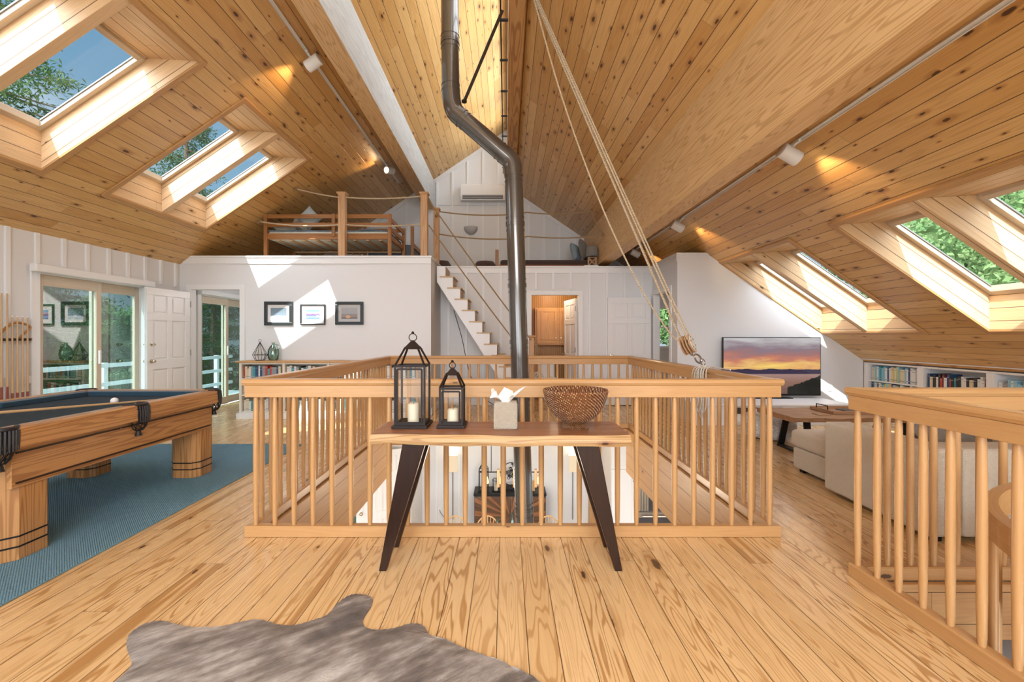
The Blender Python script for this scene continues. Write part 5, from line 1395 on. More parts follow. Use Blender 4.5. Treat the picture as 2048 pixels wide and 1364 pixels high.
# ------------------------------------------------------------------ pictures, bookcases
def picture(label, xc, zc, w, h, fw, art, mw, mat='mat'):
    o = thing('framed_picture', label, 'picture', (xc, YP, zc)); y = YP - .001
    mb = MB()
    for (a, b, c, d) in ((xc - w / 2, xc + w / 2, zc + h / 2 - fw, zc + h / 2), (xc - w / 2, xc + w / 2, zc - h / 2, zc - h / 2 + fw), (xc - w / 2, xc - w / 2 + fw, zc - h / 2 + fw, zc + h / 2 - fw), (xc + w / 2 - fw, xc + w / 2, zc - h / 2 + fw, zc + h / 2 - fw)): mb.box(a, b, y - .032, y, c, d)
    mb.build('frame', M['picframe'], o, bevel=.006)
    mb = MB(); mb.box(xc - w / 2 + fw, xc + w / 2 - fw, y - .012, y - .004, zc - h / 2 + fw, zc + h / 2 - fw); mb.build('mount', M[mat], o)
    a, b, c, d = xc - w / 2 + fw + mw, xc + w / 2 - fw - mw, zc - h / 2 + fw + mw, zc + h / 2 - fw - mw
    mb = MB(); mb.poly([(a, y - .0135, c), (b, y - .0135, c), (b, y - .0135, d), (a, y - .0135, d)], [(0, 1, 2, 3)], uvs=[[(0, 0), (1, 0), (1, 1), (0, 1)]]); mb.build('print', M[art], o)
picture('framed seascape in a wide dark frame, leftmost of three on the white wall', -3.80, 1.70, .475, .40, .055, 'art_sea', .05)
picture('framed colourful mountain print in a thin dark frame, middle of three', -3.228, 1.683, .42, .345, .022, 'art_mount', .075)
picture('framed grey shore print in a wide dark frame, rightmost of three', -2.617, 1.705, .47, .385, .05, 'art_shore', .05, 'matgrey')

M['bookprotos'] = None
def book_proto(col):
    """unit book: x width(thickness) 1, y depth 1, z height 1, spine on -Y"""
    mb = MB(); t = .06
    mb.poly(*boxpf(0, 1, 0, .05, 0, 1)); n0 = len(mb.f)
    mb.poly(*boxpf(0, .10, .05, 1, 0, 1)); mb.poly(*boxpf(.90, 1, .05, 1, 0, 1))
    k = len(mb.f); mb.poly(*boxpf(.10, .90, .05, .97, .015, .985)); 
    for i in range(k, len(mb.f)): mb.mi[i] = 1
    k = len(mb.f)
    for (a, b) in ((.14, .17), (.84, .86)):
        mb.poly(*boxpf(.06, .94, -.006, -.001, a, b))
    for i in range(k, len(mb.f)): mb.mi[i] = 2
    me_o = mb.build('book', None, origin=(0, 0, 0), mats=[M['book_' + col], M['paper'], M['gold'] if col not in ('white', 'cream', 'yellow') else M['book_navy']])
    me = me_o.data; bpy.data.objects.remove(me_o); return me
def boxpf(x0, x1, y0, y1, z0, z1):
    P = [(x, y, z) for z in (z0, z1) for y in (y0, y1) for x in (x0, x1)]
    return P, [(0, 2, 3, 1), (4, 5, 7, 6), (0, 1, 5, 4), (2, 6, 7, 3), (0, 4, 6, 2), (1, 3, 7, 5)]
PROTO = {c: book_proto(c) for c in BOOKC}
rbk = random.Random(21); USED = set()
def shelf_books(a, b, z, hmax, axis, face, cols, where, group, th=(.026, .045), hr=(.72, .96), depth=.16, stop=1.0, cat='book'):
    """row of books from a to b; axis 'x': spines face -Y at y=face; axis 'y': spines face -X at x=face"""
    p = a; row = []
    while p < a + (b - a) * stop:
        w = rbk.uniform(*th)
        if p + w > b: break
        c = rbk.choice(cols); h = hmax * rbk.uniform(*hr); dep = depth * rbk.uniform(.85, 1)
        o = bpy.data.objects.new('book', PROTO[c]); C.objects.link(o); o.scale = (w * .985, dep, h)
        if axis == 'x': o.location = (p, face + rbk.uniform(0, .015), z)
        else:
            o.rotation_euler = (0, 0, -PI / 2); o.location = (face + rbk.uniform(0, .015), p + w, z)
        row.append((o, ('tall' if h > hmax * sum(hr) / 2 else 'short') + (' thin ' if w < sum(th) / 2 else ' thick ') + c, c)); p += w
    if axis == 'y': row.reverse()
    for i, (o, d_, c) in enumerate(row):
        if i == 0: t_ = 'at the left end'
        elif i == len(row) - 1: t_ = 'at the right end'
        else: t_ = 'between %s and %s ones' % (row[i - 1][2], row[i + 1][2])
        lab = '%s book %s, %s' % (d_, t_, where)
        if lab in USED: lab = '%s book, number %d from the left, %s' % (d_, i + 1, where)
        USED.add(lab); tag(o, lab, cat, group)
lb = thing('bookcase', 'long low bookcase with cream shelves and wooden top under the pictures', 'bookcase', (-2.8, 7.27, 0))
BX0, BX1, BF, BB = -4.26, -1.42, 7.10, 7.44
mb = MB(); mb.box(BX0 - .045, BX1 + .0, BF - .04, BB, .90, .925); mb.build('top', M['trim'], lb, bevel=.006)
mb = MB(); mb.box(BX0, BX1, BF + .02, BB, 0, .085); mb.box(BX0 - .03, BX1, BF - .03, BF + .019, 0, .10); mb.build('plinth', M['trimw'], lb, bevel=.004)
mb = MB(); mb.box(BX0, BX1, BB - .015, BB, .085, .90); mb.build('back_panel', M['cream'], lb)
bays = 4; bwid = (BX1 - BX0) / bays
for i in range(bays + 1):
    x = BX0 + i * bwid; mb = MB(); x0 = x if i == 0 else x - .02; x1 = x + .04 if i == 0 else (x if i == bays else x + .02)
    mb.box(x0, x1, BF, BB - .0155, .101 if i in (0,) else .101, .8995); mb.build('upright', M['cream'], lb, bevel=.003)
for i in range(bays):
    xa_ = BX0 + i * bwid + (.041 if i == 0 else .021); xb_ = BX0 + (i + 1) * bwid - .021
    for z in (.101, .365, .625):
        mb = MB(); mb.box(xa_, xb_, BF + .006, BB - .016, z, z + .022); mb.build('shelf', M['cream'], lb)
    mb = MB(); mb.box(xa_, xb_, BF + .006, BB - .016, .872, .8995); mb.build('header', M['cream'], lb)
    bay = ['leftmost', 'second', 'third', 'rightmost'][i]
    for z, nm in ((.1235, 'bottom'), (.3875, 'middle'), (.6475, 'top')):
        cols = [['navy', 'white', 'white', 'teal', 'teal', 'red', 'cream', 'grey'], ['white', 'white', 'black', 'cream', 'grey', 'white', 'teal']][0 if (nm == 'top' and i == 0) else 1] if nm != 'middle' else ['maroon', 'black', 'white', 'grey', 'red']
        shelf_books(xa_ + .012, xb_ - .008, z, .21, 'x', BF + .03, cols, '%s shelf, %s bay of bookcase' % (nm, bay), 'books in the low bookcase under the pictures', th=(.026, .046) if nm == 'top' else (.030, .052))

# geometric terrarium and glass jug on it
tr = thing('terrarium', 'small black wire geometric terrarium on the left end of the bookcase', 'terrarium', (-4.02, 7.27, .925))
cx, cy, cz = -4.02, 7.27, .926; ring = []; low = []; apex = Vector((cx, cy, cz + .30))
for i in range(6):
    a = PI / 3 * i + .2; ring.append(Vector((cx + .115 * math.cos(a), cy + .10 * math.sin(a), cz + .09))); low.append(Vector((cx + .072 * math.cos(a), cy + .065 * math.sin(a), cz + .004)))
mb = MB()
for i in range(6):
    j = (i + 1) % 6; mb.tube([ring[i], ring[j]], .0036, 6); mb.tube([low[i], low[j]], .0036, 6); mb.tube([low[i], ring[i]], .0036, 6); mb.tube([ring[i], apex], .0036, 6)
mb.build('wire_frame', M['black'], tr)
mb = MB(); mb.poly([tuple(p) for p in ring + low + [apex]], [(i, (i + 1) % 6, 12) for i in range(6)] + [(6 + i, 6 + (i + 1) % 6, (i + 1) % 6, i) for i in range(6)]); mb.build('glass', M['glass'], tr)
mb = MB(); mb.tube([apex + Vector((.022 * math.cos(a), 0, .022 + .022 * math.sin(a))) for a in [2 * PI * i / 14 for i in range(14)]], .003, 6, closed=True); mb.build('ring', M['black'], tr)
M['greenglass'] = glass('pale_green_glass', (.70, .84, .80), .12)
jg = thing('glass_vase', 'pale green glass jug vase beside the wire terrarium', 'vase', (-3.80, 7.27, .925))
mb = MB(); mb.lathe([(.0001, .002), (.055, .002), (.078, .03), (.088, .10), (.080, .17), (.055, .225), (.026, .255), (.022, .275), (.030, .29), (.027, .29), (.019, .274), (.023, .25), (.050, .222), (.074, .17), (.082, .10), (.073, .034), (.05, .010), (.0001, .009)], (-3.80, 7.27, .926), 32); mb.build('body', M['greenglass'], jg)
mb = MB(); mb.tube(spline([(-3.775, 7.27, 1.19), (-3.73, 7.27, 1.175), (-3.708, 7.27, 1.13), (-3.725, 7.27, 1.07)]), .007, 8); mb.build('handle', M['greenglass'], jg)

# right-hand wall bookshelf, set in the knee wall
rbc = thing('bookcase', 'white built-in bookcase along the low knee wall at right', 'bookcase', (5.82, 5.2, 0))
F0, F1 = 5.862, 6.115; Ys = [7.21, 6.30, 5.39, 4.48, 3.57, 2.66]
def topz(x): return zr(x) - .004
mb = MB(); mb.box(F1 - .012, F1, 2.6, 7.29, 0, .90); mb.build('back_panel', M['trimw'], rbc)
mb = MB()
mb.prism([(F0, .875), (F0 + .03, .875), (F0 + .03, topz(F0 + .03)), (F0, topz(F0 + .03))], 2.6, 7.29, 'y'); mb.box(F0, F1 - .013, 2.6, 7.29, .0, .08); mb.build('face_frame', M['trimw'], rbc, bevel=.002)
for i, y in enumerate(Ys):
    a, b = (y, 7.289) if i == 0 else (y - .045, y + .045)
    mb = MB(); mb.prism([(F0, .081), (F1 - .013, .081), (F1 - .013, .86), (F0 + .03, .8745), (F0, .8745)], a, b, 'y'); mb.build('upright', M['trimw'], rbc, bevel=.002)
HB = {0: [.081, .35, .60], 1: [.081, .32, .55], 2: [.081, .32, .55], 3: [.081, .32, .55], 4: [.081, .32, .55]}
for i in range(5):
    a, b = Ys[i + 1] + .0455, Ys[i] - (.0005 if i == 0 else .0455)
    for z in HB[i][0:]:
        mb = MB(); mb.box(F0 + .004, F1 - .0135, a, b, z, z + .02); mb.build('shelf', M['trimw'], rbc)
    mb = MB(); mb.prism([(F0 + .031, .865), (F1 - .0135, .865), (F1 - .0135, .875), (F0 + .031, .89)], a, b, 'y'); mb.build('shelf_top', M['trimw'], rbc)
    bn = ['knee wall bay nearest television', 'second knee wall bay', 'third knee wall bay', 'fourth bay', 'fifth bay'][i]
    if i > 2: continue
    for k_, z in enumerate(HB[i]):
        if z < .3: continue
        cols = {0: ['blue', 'white', 'teal', 'cream', 'navy', 'white', 'blue', 'yellow', 'cream'], 1: ['black', 'red', 'white', 'maroon', 'navy', 'teal', 'black', 'cream', 'white', 'maroon'], 2: ['red', 'blue', 'blue', 'white', 'black', 'white', 'grey']}[i]
        gap = ((HB[i] + [.865])[k_ + 1] - z - .022)
        shelf_books(a + .01, b - .01, z + .0205, gap, 'y', F0 + .03, cols, '%s shelf, %s' % (['bottom', 'lower', 'upper'][k_], bn), 'books in the knee wall bookcase', th=(.022, .042), hr=(.80, .98) if i == 0 else (.62, .84), depth=.19)

# television on its white bench
bn_ = thing('window_bench', 'long white built-in bench under the television', 'bench', (3.9, 6.9, 0))
mb = MB(); mb.box(2.815, 5.10, 6.60, 7.295, .0, .285); mb.build('body', M['trimw'], bn_, bevel=.004)
mb = MB(); mb.box(2.812, 5.13, 6.57, 7.295, .286, .318); mb.build('top', M['trimw'], bn_, bevel=.008)
mb = MB(); mb.box(3.42, 4.10, 6.592, 6.5995, .17, .262); mb.build('niche_shade', M['plastic'], bn_)  # flat dark plate; the shelf opening's shade is put into its colour
mb = MB(); mb.box(2.815, 5.10, 6.585, 6.599, .0, .07); mb.build('plinth', M['trimw'], bn_, bevel=.003)
tv = thing('television', 'large flat television showing a sunset over a lake', 'television', (4.31, 7.2, .318))
tx0, tx1, tz0, tz1 = 3.50, 5.085, .36, 1.305
mb = MB(); mb.box(tx0, tx1, 7.185, 7.225, tz0, tz1); mb.build('housing', M['black'], tv, bevel=.004)
mb = MB(); mb.poly([(tx0 + .012, 7.1835, tz0 + .03), (tx1 - .012, 7.1835, tz0 + .03), (tx1 - .012, 7.1835, tz1 - .012), (tx0 + .012, 7.1835, tz1 - .012)], [(0, 1, 2, 3)], uvs=[[(0, 0), (1, 0), (1, 1), (0, 1)]]); mb.build('screen', M['screen'], tv)
mb = MB(); mb.box(4.0, 4.6, 7.12, 7.27, .319, .330); mb.box(4.22, 4.38, 7.19, 7.22, .330, .36); mb.build('stand', M['black'], tv, bevel=.003)
mb = MB(); mb.box(XR - .9, XR - .1, 6.72, 7.28, .0, .27); 
# switch plate & outlet near it
mb = MB(); mb.box(5.28, 5.35, 7.289, 7.2995, .42, .53); tag(mb.build('wall_outlet', M['trimw'], bevel=.003), 'white wall outlet right of the television', 'outlet')

# ------------------------------------------------------------------ sofa, table, pouf
so = thing('sectional_sofa', 'cream fabric sectional sofa with a chaise, its back toward the camera', 'sofa', (4.0, 3.6, 0))
mb = MB(); mb.box(2.70, 2.92, 2.84, 3.78, .035, .60); mb.build('arm', M['sofa'], so, bevel=.02, seg=3)
mb = MB(); mb.box(2.70, 5.30, 2.62, 2.836, .035, .60); 
mb = MB(); mb.box(2.922, 5.30, 2.84, 3.06, .035, .60); mb.build('back', M['sofa'], so, bevel=.02, seg=3)
mb = MB(); mb.box(2.835, 3.72, 3.785, 4.40, .035, .235); mb.box(2.925, 5.30, 3.065, 3.784, .035, .235); mb.build('base', M['sofa'], so, bevel=.02, seg=3)
mb = MB(); mb.box(2.82, 3.73, 3.785, 4.43, .237, .405); q = mb.build('chaise_cushion', M['sofa'], so, bevel=.045, seg=4)
for (a, b) in ((2.925, 3.73), (3.735, 4.51), (4.515, 5.29)): mb = MB(); mb.box(a, b, 3.067, 3.782 if a < 3.5 else 3.85, .237, .405); mb.build('seat_cushion', M['sofa'], so, bevel=.045, seg=4)
for (x, y) in ((2.78, 2.90), (2.90, 4.32), (3.6, 4.32), (5.2, 2.90)): mb = MB(); mb.box(x - .03, x + .03, y - .03, y + .03, .0, .034); mb.build('foot', M['black'], so)
pillow('cushion', 'dark grey scatter cushion leaning on the sofa back, nearest the arm', (3.24, 3.22, .53), .52, .36, .15, (.95, 0, .10), 'grey_cushion', 'cushion')
pillow('cushion', 'beige scatter cushion leaning on the sofa back, second from the arm', (3.75, 3.24, .55), .46, .40, .16, (1.0, .10, .0), 'beige_cushion', 'cushion')
pillow('cushion', 'large beige scatter cushion on the sofa near the right picture edge', (4.27, 3.24, .55), .50, .40, .16, (1.10, -.1, .0), 'beige_cushion', 'cushion')
cf = thing('coffee_table', 'live-edge wooden coffee table on black steel legs beside the sofa', 'table', (3.8, 5.05, 0))
mb = MB(); N = 30; P = []; F = []
for i in range(N + 1):
    x = 3.05 + 1.60 * i / N; a = 4.70 + .02 * math.sin(i * .5) + .01 * math.sin(i * 1.3); b = 5.40 + .02 * math.sin(i * .6 + 1)
    P += [(x, a, .455), (x, a + .02, .405), (x, b - .02, .405), (x, b, .455)]
for i in range(N):
    for k_ in range(4): k2 = (k_ + 1) % 4; F.append((i * 4 + k2, i * 4 + k_, (i + 1) * 4 + k_, (i + 1) * 4 + k2))
F += [(0, 1, 2, 3)[::-1], tuple(N * 4 + k_ for k_ in range(4))]
mb.poly(P, F, (1, 0, 0)); mb.build('tabletop', M['coffee'], cf, bevel=.003)
for x in (3.31, 4.40):
    mb = MB(); mb.bar((x, 4.90, .404), (x, 4.86, .0251), .07, .02, up=(0, 1, 0)); mb.bar((x, 5.24, .404), (x, 5.36, .0251), .07, .02, up=(0, 1, 0)); mb.box(x - .035, x + .035, 4.83, 5.38, 0, .025); mb.box(x - .035, x + .035, 4.82, 5.28, .392, .404)
    mb.build('leg_frame', M['black'], cf)
ty = thing('serving_tray', 'wooden serving tray with black metal handles on the coffee table', 'tray', (3.95, 5.1, .456))
mb = MB(); mb.box(3.62, 4.36, 4.92, 5.30, .457, .467); 
for b_ in ((3.62, 4.36, 4.92, 4.935), (3.62, 4.36, 5.285, 5.30), (3.62, 3.635, 4.936, 5.284), (4.345, 4.36, 4.936, 5.284)): mb.box(*b_, .467, .492)
mb.build('body', M['coffee'], ty, bevel=.002)
for x in (3.628, 4.352): mb = MB(); mb.tube([(x, 5.02, .492), (x, 5.02, .535), (x, 5.20, .535), (x, 5.20, .492)], .006, 6); mb.build('handle', M['black'], ty)
mb = MB(); mb.box(3.85, 4.15, 5.0, 5.2, .4675, .476); tag(mb.build('magazine', M['plastic']), 'dark magazine lying in the serving tray', 'magazine')
mb = MB(); mb.box(3.42, 3.56, 4.86, 4.98, .4555, .464); tag(mb.build('coaster', M['coffee'], bevel=.003), 'small square wooden coaster left of the tray', 'coaster')
# knitted pouf
mb = MB(); nu, nv = 120, 44; P = []; F = []
for j in range(nv + 1):
    ph = -PI / 2 + PI * j / nv
    for i in range(nu):
        a = 2 * PI * i / nu; kn = abs(math.sin(a * 15 + (j % 2) * .6)) * .5 + .5 * abs(math.sin(j * .5 * PI + a * 15))
        cp = math.copysign(abs(math.cos(ph)) ** .6, math.cos(ph)); spn = math.copysign(abs(math.sin(ph)) ** .8, math.sin(ph))
        r = (.275 + .028 * kn) * cp; P.append((3.41 + r * math.cos(a), 5.76 + r * math.sin(a), .185 + (.18 + .008 * kn) * spn))
for j in range(nv):
    for i in range(nu): F.append((j * nu + i, j * nu + (i + 1) % nu, (j + 1) * nu + (i + 1) % nu, (j + 1) * nu + i))
mb.poly(P, F, smooth=False)
M['knit'] = fabric('knit_wool', (.78, .77, .75), (.64, .63, .62), 260, .003)
zs_ = min(p[2] for p in mb.v); mb.v = [(v[0], v[1], v[2] - zs_ + .001) for v in mb.v]
tag(mb.build('knitted_pouf', M['knit']), 'round white knitted pouf between the railing and the coffee table', 'pouf')

# ------------------------------------------------------------------ bathroom glimpse
cb = thing('wall_cabinet', 'honey wood wall cabinet with two raised doors in the bathroom', 'cabinet', (1.05, 9.6, 1.13))
mb = MB(); mb.box(.62, 1.62, 9.52, 9.779, 1.13, 1.93); mb.build('carcass', M['honeycab'], cb, bevel=.004)
for (a, b, kx) in ((.66, 1.10, 1.065), (1.14, 1.58, 1.175)):
    mb = MB(); mb.box(a, b, 9.50, 9.519, 1.16, 1.90); e = .06
    for q_ in ((a, b, 1.16, 1.16 + e), (a, b, 1.90 - e, 1.90), (a, a + e, 1.16 + e, 1.90 - e), (b - e, b, 1.16 + e, 1.90 - e)): mb.box(q_[0], q_[1], 9.488, 9.50, q_[2], q_[3])
    mb.box(a + e + .025, b - e - .025, 9.490, 9.50, 1.16 + e + .025, 1.90 - e - .025); dr = mb.build('door', M['honeycab'], cb, bevel=.003)
    mb = MB(); mb.lathe([(.006, 0), (.006, .012), (.014, .018), (.012, .028), (.001, .030)], (kx, 9.487, 1.28), 12, rot=Matrix.Rotation(PI / 2, 3, 'X')); mb.build('knob', M['brass'], dr)
vn = thing('vanity_counter', 'honey wood vanity shelf below the bathroom cabinet', 'counter', (.9, 9.6, 0))
mb = MB(); mb.box(.10, 1.35, 9.50, 9.779, .86, .90); mb.build('top', M['honeycab'], vn, bevel=.006)
mb = MB(); mb.box(.10, .66, 9.52, 9.779, .0, .859); mb.build('cabinet', M['honeycab'], vn, bevel=.004)
tl = thing('toilet', 'white toilet seen through the bathroom doorway', 'toilet', (.86, 9.3, 0))
mb = MB(); mb.box(.67, 1.05, 9.56, 9.76, .40, .78); mb.build('tank', M['white'], tl, bevel=.03, seg=3)
mb = MB(); mb.lathe([(.10, 0), (.11, .04), (.09, .16), (.14, .30), (.19, .39), (.19, .41), (.001, .41)], (.86, 9.28, 0), 28, sy=1.3); mb.build('bowl', M['white'], tl)
mb = MB(); mb.lathe([(.195, .411), (.205, .425), (.195, .455), (.001, .46)], (.86, 9.28, 0), 28, sy=1.3); mb.build('lid', M['white'], tl)
mb = MB(); mb.box(.72, 1.30, 8.60, 8.63, .001, .002)
# ------------------------------------------------------------------ lower floor seen through the well
LF = -2.75
mb = MB(); mb.poly([(XL, YR, LF), (XR, YR, LF), (XR, 9.3, LF), (XL, 9.3, LF)], [(0, 1, 2, 3)], (0, 1, 0), uvoff=(0, 0)); struct(mb.build('floor', M['lowfloor'], origin=(0, 0, LF)))
mb = MB(); mb.box(-1.75, 1.95, 9.3, 9.4, LF, -.24); mb.box(-1.85, -1.75, 8.2, 9.4, LF, -.24); wall_rects(mb, 'y', 8.2, (XL, -1.85, -.24), [(-3.15, -2.45, LF, -.68)], .1, z0=LF)
mb.box(1.95, XR, 8.9, 9.0, LF, -.24); mb.box(1.95, 2.05, 9.0, 9.4, LF, -.24)
struct(mb.build('wall_lower', M['wall'], origin=(0, 9.3, LF)))
mb = MB(); wall_rects(mb, 'x', XR + .02, (YR, 9, -.05), [(4.0, 8.2, LF, -.75)], .1, z0=LF); struct(mb.build('wall_lower_right', M['wall'], origin=(XR, 3, LF)))
mb = MB(); wall_rects(mb, 'x', XL, (YR, 9, -.05), [(2.5, 5.0, LF, -.75)], -.1, z0=LF); struct(mb.build('wall_lower_left', M['wall'], origin=(XL, 3, LF)))
mb = MB(); wall_rects(mb, 'y', YR, (XL, XR, -.05), [(-4.5, 4.5, LF + .3, -.75)], -.1, z0=LF); struct(mb.build('wall_lower_rear', M['wall'], origin=(0, YR, LF)))
for num, x, a, b in ((7, XR + .07, 4.0, 8.2), (8, XL - .05, 2.5, 5.0)):
    w = struct(bpy.data.objects.new('window_%d' % num, None)); C.objects.link(w); w.location = (x, (a + b) / 2, LF)
    f = MB(); e = .07
    for k_ in range(4): y = a + (b - a - e) * k_ / 3; f.box(x - .03, x + .03, y, y + e, LF, -.75)
    f.box(x - .03, x + .03, a + e, b - e, LF, LF + .09) if False else None
    f.build('frame', M['trimw'], w); g = MB(); g.poly([(x, a, LF), (x, b, LF), (x, b, -.76), (x, a, -.76)], [(0, 1, 2, 3)]); g.build('pane', M['glass'], w)
six_panel(6, (-1.90, 8.12, LF), PI + .5, .80, 2.03, knobs=True, knob_z=.98)
mb = MB()
for x in (-1.45, -.98): mb.box(x - .02, x + .02, 9.285, 9.30, LF, -.50)
mb.box(1.72, 1.88, 9.16, 9.2995, LF, -.50, mi=1)
struct(mb.build('trim_12', None, mats=[M['trimw'], M['trim']]))
add_light('dining_light', 'POINT', (.1, 6.7, -.8), 75, (1, .86, .68), shadow_soft_size=.25)
add_light('kitchen_fill_light', 'AREA', (3.4, 5.5, -.66), 60, (1, .95, .88), rot=(0, 0, 0), shape='RECTANGLE', size=1.6, size_y=1.6)  # unseen area lamp added to brighten the lower floor
add_light('hall_fill_light', 'AREA', (-3.3, 5.6, -.66), 60, (1, .96, .90), rot=(0, 0, 0), shape='RECTANGLE', size=1.6, size_y=1.6)  # second unseen fill lamp, added on the left side below

def sconce(label, x, z0=-1.49, y=9.298):
    o = thing('wall_sconce', label, 'wall light', (x, y, z0))
    mb = MB(); mb.box(x - .09, x + .09, y - .11, y - .03, z0, z0 + .34); mb.build('shade', M['shadeglow'], o, bevel=.006)
    mb = MB(); mb.box(x - .115, x + .115, y - .135, y - .0, z0 + .345, z0 + .362); mb.box(x - .03, x + .03, y - .03, y, z0 + .05, z0 + .28); mb.build('bracket', M['white'], o)
    mb = MB(); mb.tube([(x - .01, y - .02, z0 + .05), (x - .01, y - .02, LF + .25)], .010, 8); mb.build('cord_cover', M['alu'], o)
    add_light('sconce_lamp', 'POINT', (x, y - .16, z0 + .45), 1.6, (1, .74, .45), shadow_soft_size=.05)
sconce('glowing wall sconce left of the sideboard on the lower floor', -1.10); sconce('glowing wall sconce right of the sideboard on the lower floor', 1.40)

M['darkoak'] = wood('dark_oak_strip', (.16, .085, .045), (.11, .055, .03), (.04, .02, .012), rings=.4, rough=.55)
sb = thing('sideboard', 'dark sideboard with radiating wood strip doors on the lower floor', 'sideboard', (.08, 9.0, LF))
sx0, sx1, sy0, sy1, sz = -.63, .79, 8.80, 9.22, -1.79
mb = MB(); mb.box(sx0 - .01, sx1 + .01, sy0 - .01, sy1, sz - .05, sz); mb.build('top', M['black'], sb, bevel=.003)
mb = MB(); mb.box(sx0, sx1, sy0 + .02, sy1, LF + .10, sz - .051); mb.build('carcass', M['plastic'], sb)
for (a, b) in ((sx0 + .01, .075), (.085, sx1 - .01)):
    cxs = .08; cz_ = (LF + .12 + sz - .07) / 2; m_ = .11
    mb = MB(); z0, z1 = LF + .12, sz - .07
    K = 22; side = -1 if a < 0 else 1
    rs = random.Random(4)
    pts_ = []
    # fan of strips from the centre seam to the panel border
    per = [(cxs, z1), (b if side > 0 else a, z1), (b if side > 0 else a, z0), (cxs, z0)]
    def onper(t):
        L = [0]; 
        for p, q in zip(per[:-1], per[1:]): L.append(L[-1] + math.hypot(q[0] - p[0], q[1] - p[1]))
        s_ = t * L[-1]
        for k_ in range(3):
            if s_ <= L[k_ + 1] + 1e-9: f_ = (s_ - L[k_]) / (L[k_ + 1] - L[k_]); return (per[k_][0] + (per[k_ + 1][0] - per[k_][0]) * f_, per[k_][1] + (per[k_ + 1][1] - per[k_][1]) * f_)
        return per[-1]
    tt = sorted(set([0, 1] + [(i + rs.uniform(-.25, .25)) / K for i in range(1, K)]))
    for i in range(len(tt) - 1):
        p, q = onper(tt[i]), onper(tt[i + 1]); dep = rs.uniform(.004, .014); cc = (cxs + side * .005, cz_)
        P = [(cc[0], sy0 + .019 - dep, cc[1]), (p[0], sy0 + .019 - dep, p[1]), (q[0], sy0 + .019 - dep, q[1]), (cc[0], sy0 + .0195, cc[1]), (p[0], sy0 + .0195, p[1]), (q[0], sy0 + .0195, q[1])]
        mb.poly(P, [(0, 1, 2), (0, 3, 4, 1), (1, 4, 5, 2), (2, 5, 3, 0)], (p[0] - cc[0], 0, p[1] - cc[1]), mi=i % 3)
    mb.build('door', None, sb, mats=[M['reclaimed'], M['slab'], M['darkoak']])
for x in (sx0 + .05, sx1 - .05):
    for y in (sy0 + .06, sy1 - .05): mb = MB(); mb.box(x - .03, x + .03, y - .03, y + .03, LF, LF + .099); mb.build('leg', M['black'], sb)
lantern('lantern', 'tall open black lantern, leftmost on the lower floor sideboard', -.45, 8.98, .22, .42, .62, sz, .035, .14, 'black')
o = thing('hurricane_lantern', 'small round black lantern on the sideboard beside the tall one', 'lantern', (-.20, 8.95, sz))
mb = MB(); mb.lathe([(.085, 0), (.085, .015), (.001, .015)], (-.20, 8.95, sz), 24)
for i in range(8): a = PI / 4 * i; mb.tube([(-.20 + .075 * math.cos(a), 8.95 + .075 * math.sin(a), sz + .015), (-.20 + .075 * math.cos(a), 8.95 + .075 * math.sin(a), sz + .22)], .005, 6)
mb.tube([(-.20 + .075 * math.cos(a), 8.95 + .075 * math.sin(a), sz + .22) for a in [PI / 10 * i for i in range(20)]], .006, 6, closed=True)
mb.tube([(-.20 + .07 * math.cos(a), 8.95, sz + .22 + .05 * math.sin(a)) for a in [PI * i / 10 for i in range(11)]], .004, 6)
mb.build('frame', M['black'], o)
o2 = thing('candle', 'cream candle inside the small round lantern on the sideboard', 'candle', (-.20, 8.95, sz + .016)); mb = MB(); mb.lathe([(.035, 0), (.035, .12), (.001, .118)], (-.20, 8.95, sz + .0155), 16); mb.build('wax', M['wax'], o2)
sc = thing('scroll_sculpture', 'black openwork scroll sculpture standing on the sideboard behind the flue', 'sculpture', (.10, 9.06, sz))
mb = MB(); rr = random.Random(8)
for k_ in range(26):
    a = rr.uniform(0, 2 * PI); R = rr.uniform(.03, .17); cx_ = .10 + R * math.cos(a); cz2 = sz + .30 + R * 1.25 * math.sin(a); q_ = rr.uniform(.022, .045)
    mb.tube([(cx_ + q_ * math.cos(t) * (1 - t / 14), 9.08, cz2 + q_ * math.sin(t) * (1 - t / 14)) for t in [i * .5 for i in range(18)]], .007, 5)
mb.tube([(.10 + .19 * math.cos(t), 9.08, sz + .30 + .23 * math.sin(t)) for t in [2 * PI * i / 30 for i in range(30)]], .009, 6, closed=True)
mb.box(.0, .20, 9.03, 9.13, sz, sz + .07); mb.build('body', M['black'], sc)
mb = MB(); mb.box(.50, .58, 8.93, 8.99, sz, sz + .20); tag(mb.build('wood_block', M['trim'], bevel=.004), 'small upright wood block on the right end of the sideboard', 'ornament')
mb = MB(); mb.box(-1.42, -1.35, 9.288, 9.2995, -2.35, -2.24); tag(mb.build('wall_outlet', M['trimw'], bevel=.003), 'white wall outlet left of the sideboard on the lower floor', 'outlet')
mb = MB(); mb.tube(spline([(-1.385, 9.28, -2.30), (-1.36, 9.27, -2.36), (-1.28, 9.24, -2.45), (-1.20, 9.22, -2.6), (-1.1, 9.22, -2.72)]), .005, 6); tag(mb.build('power_cord', M['plastic']), 'thin dark cord plugged into the lower floor outlet', 'cord')

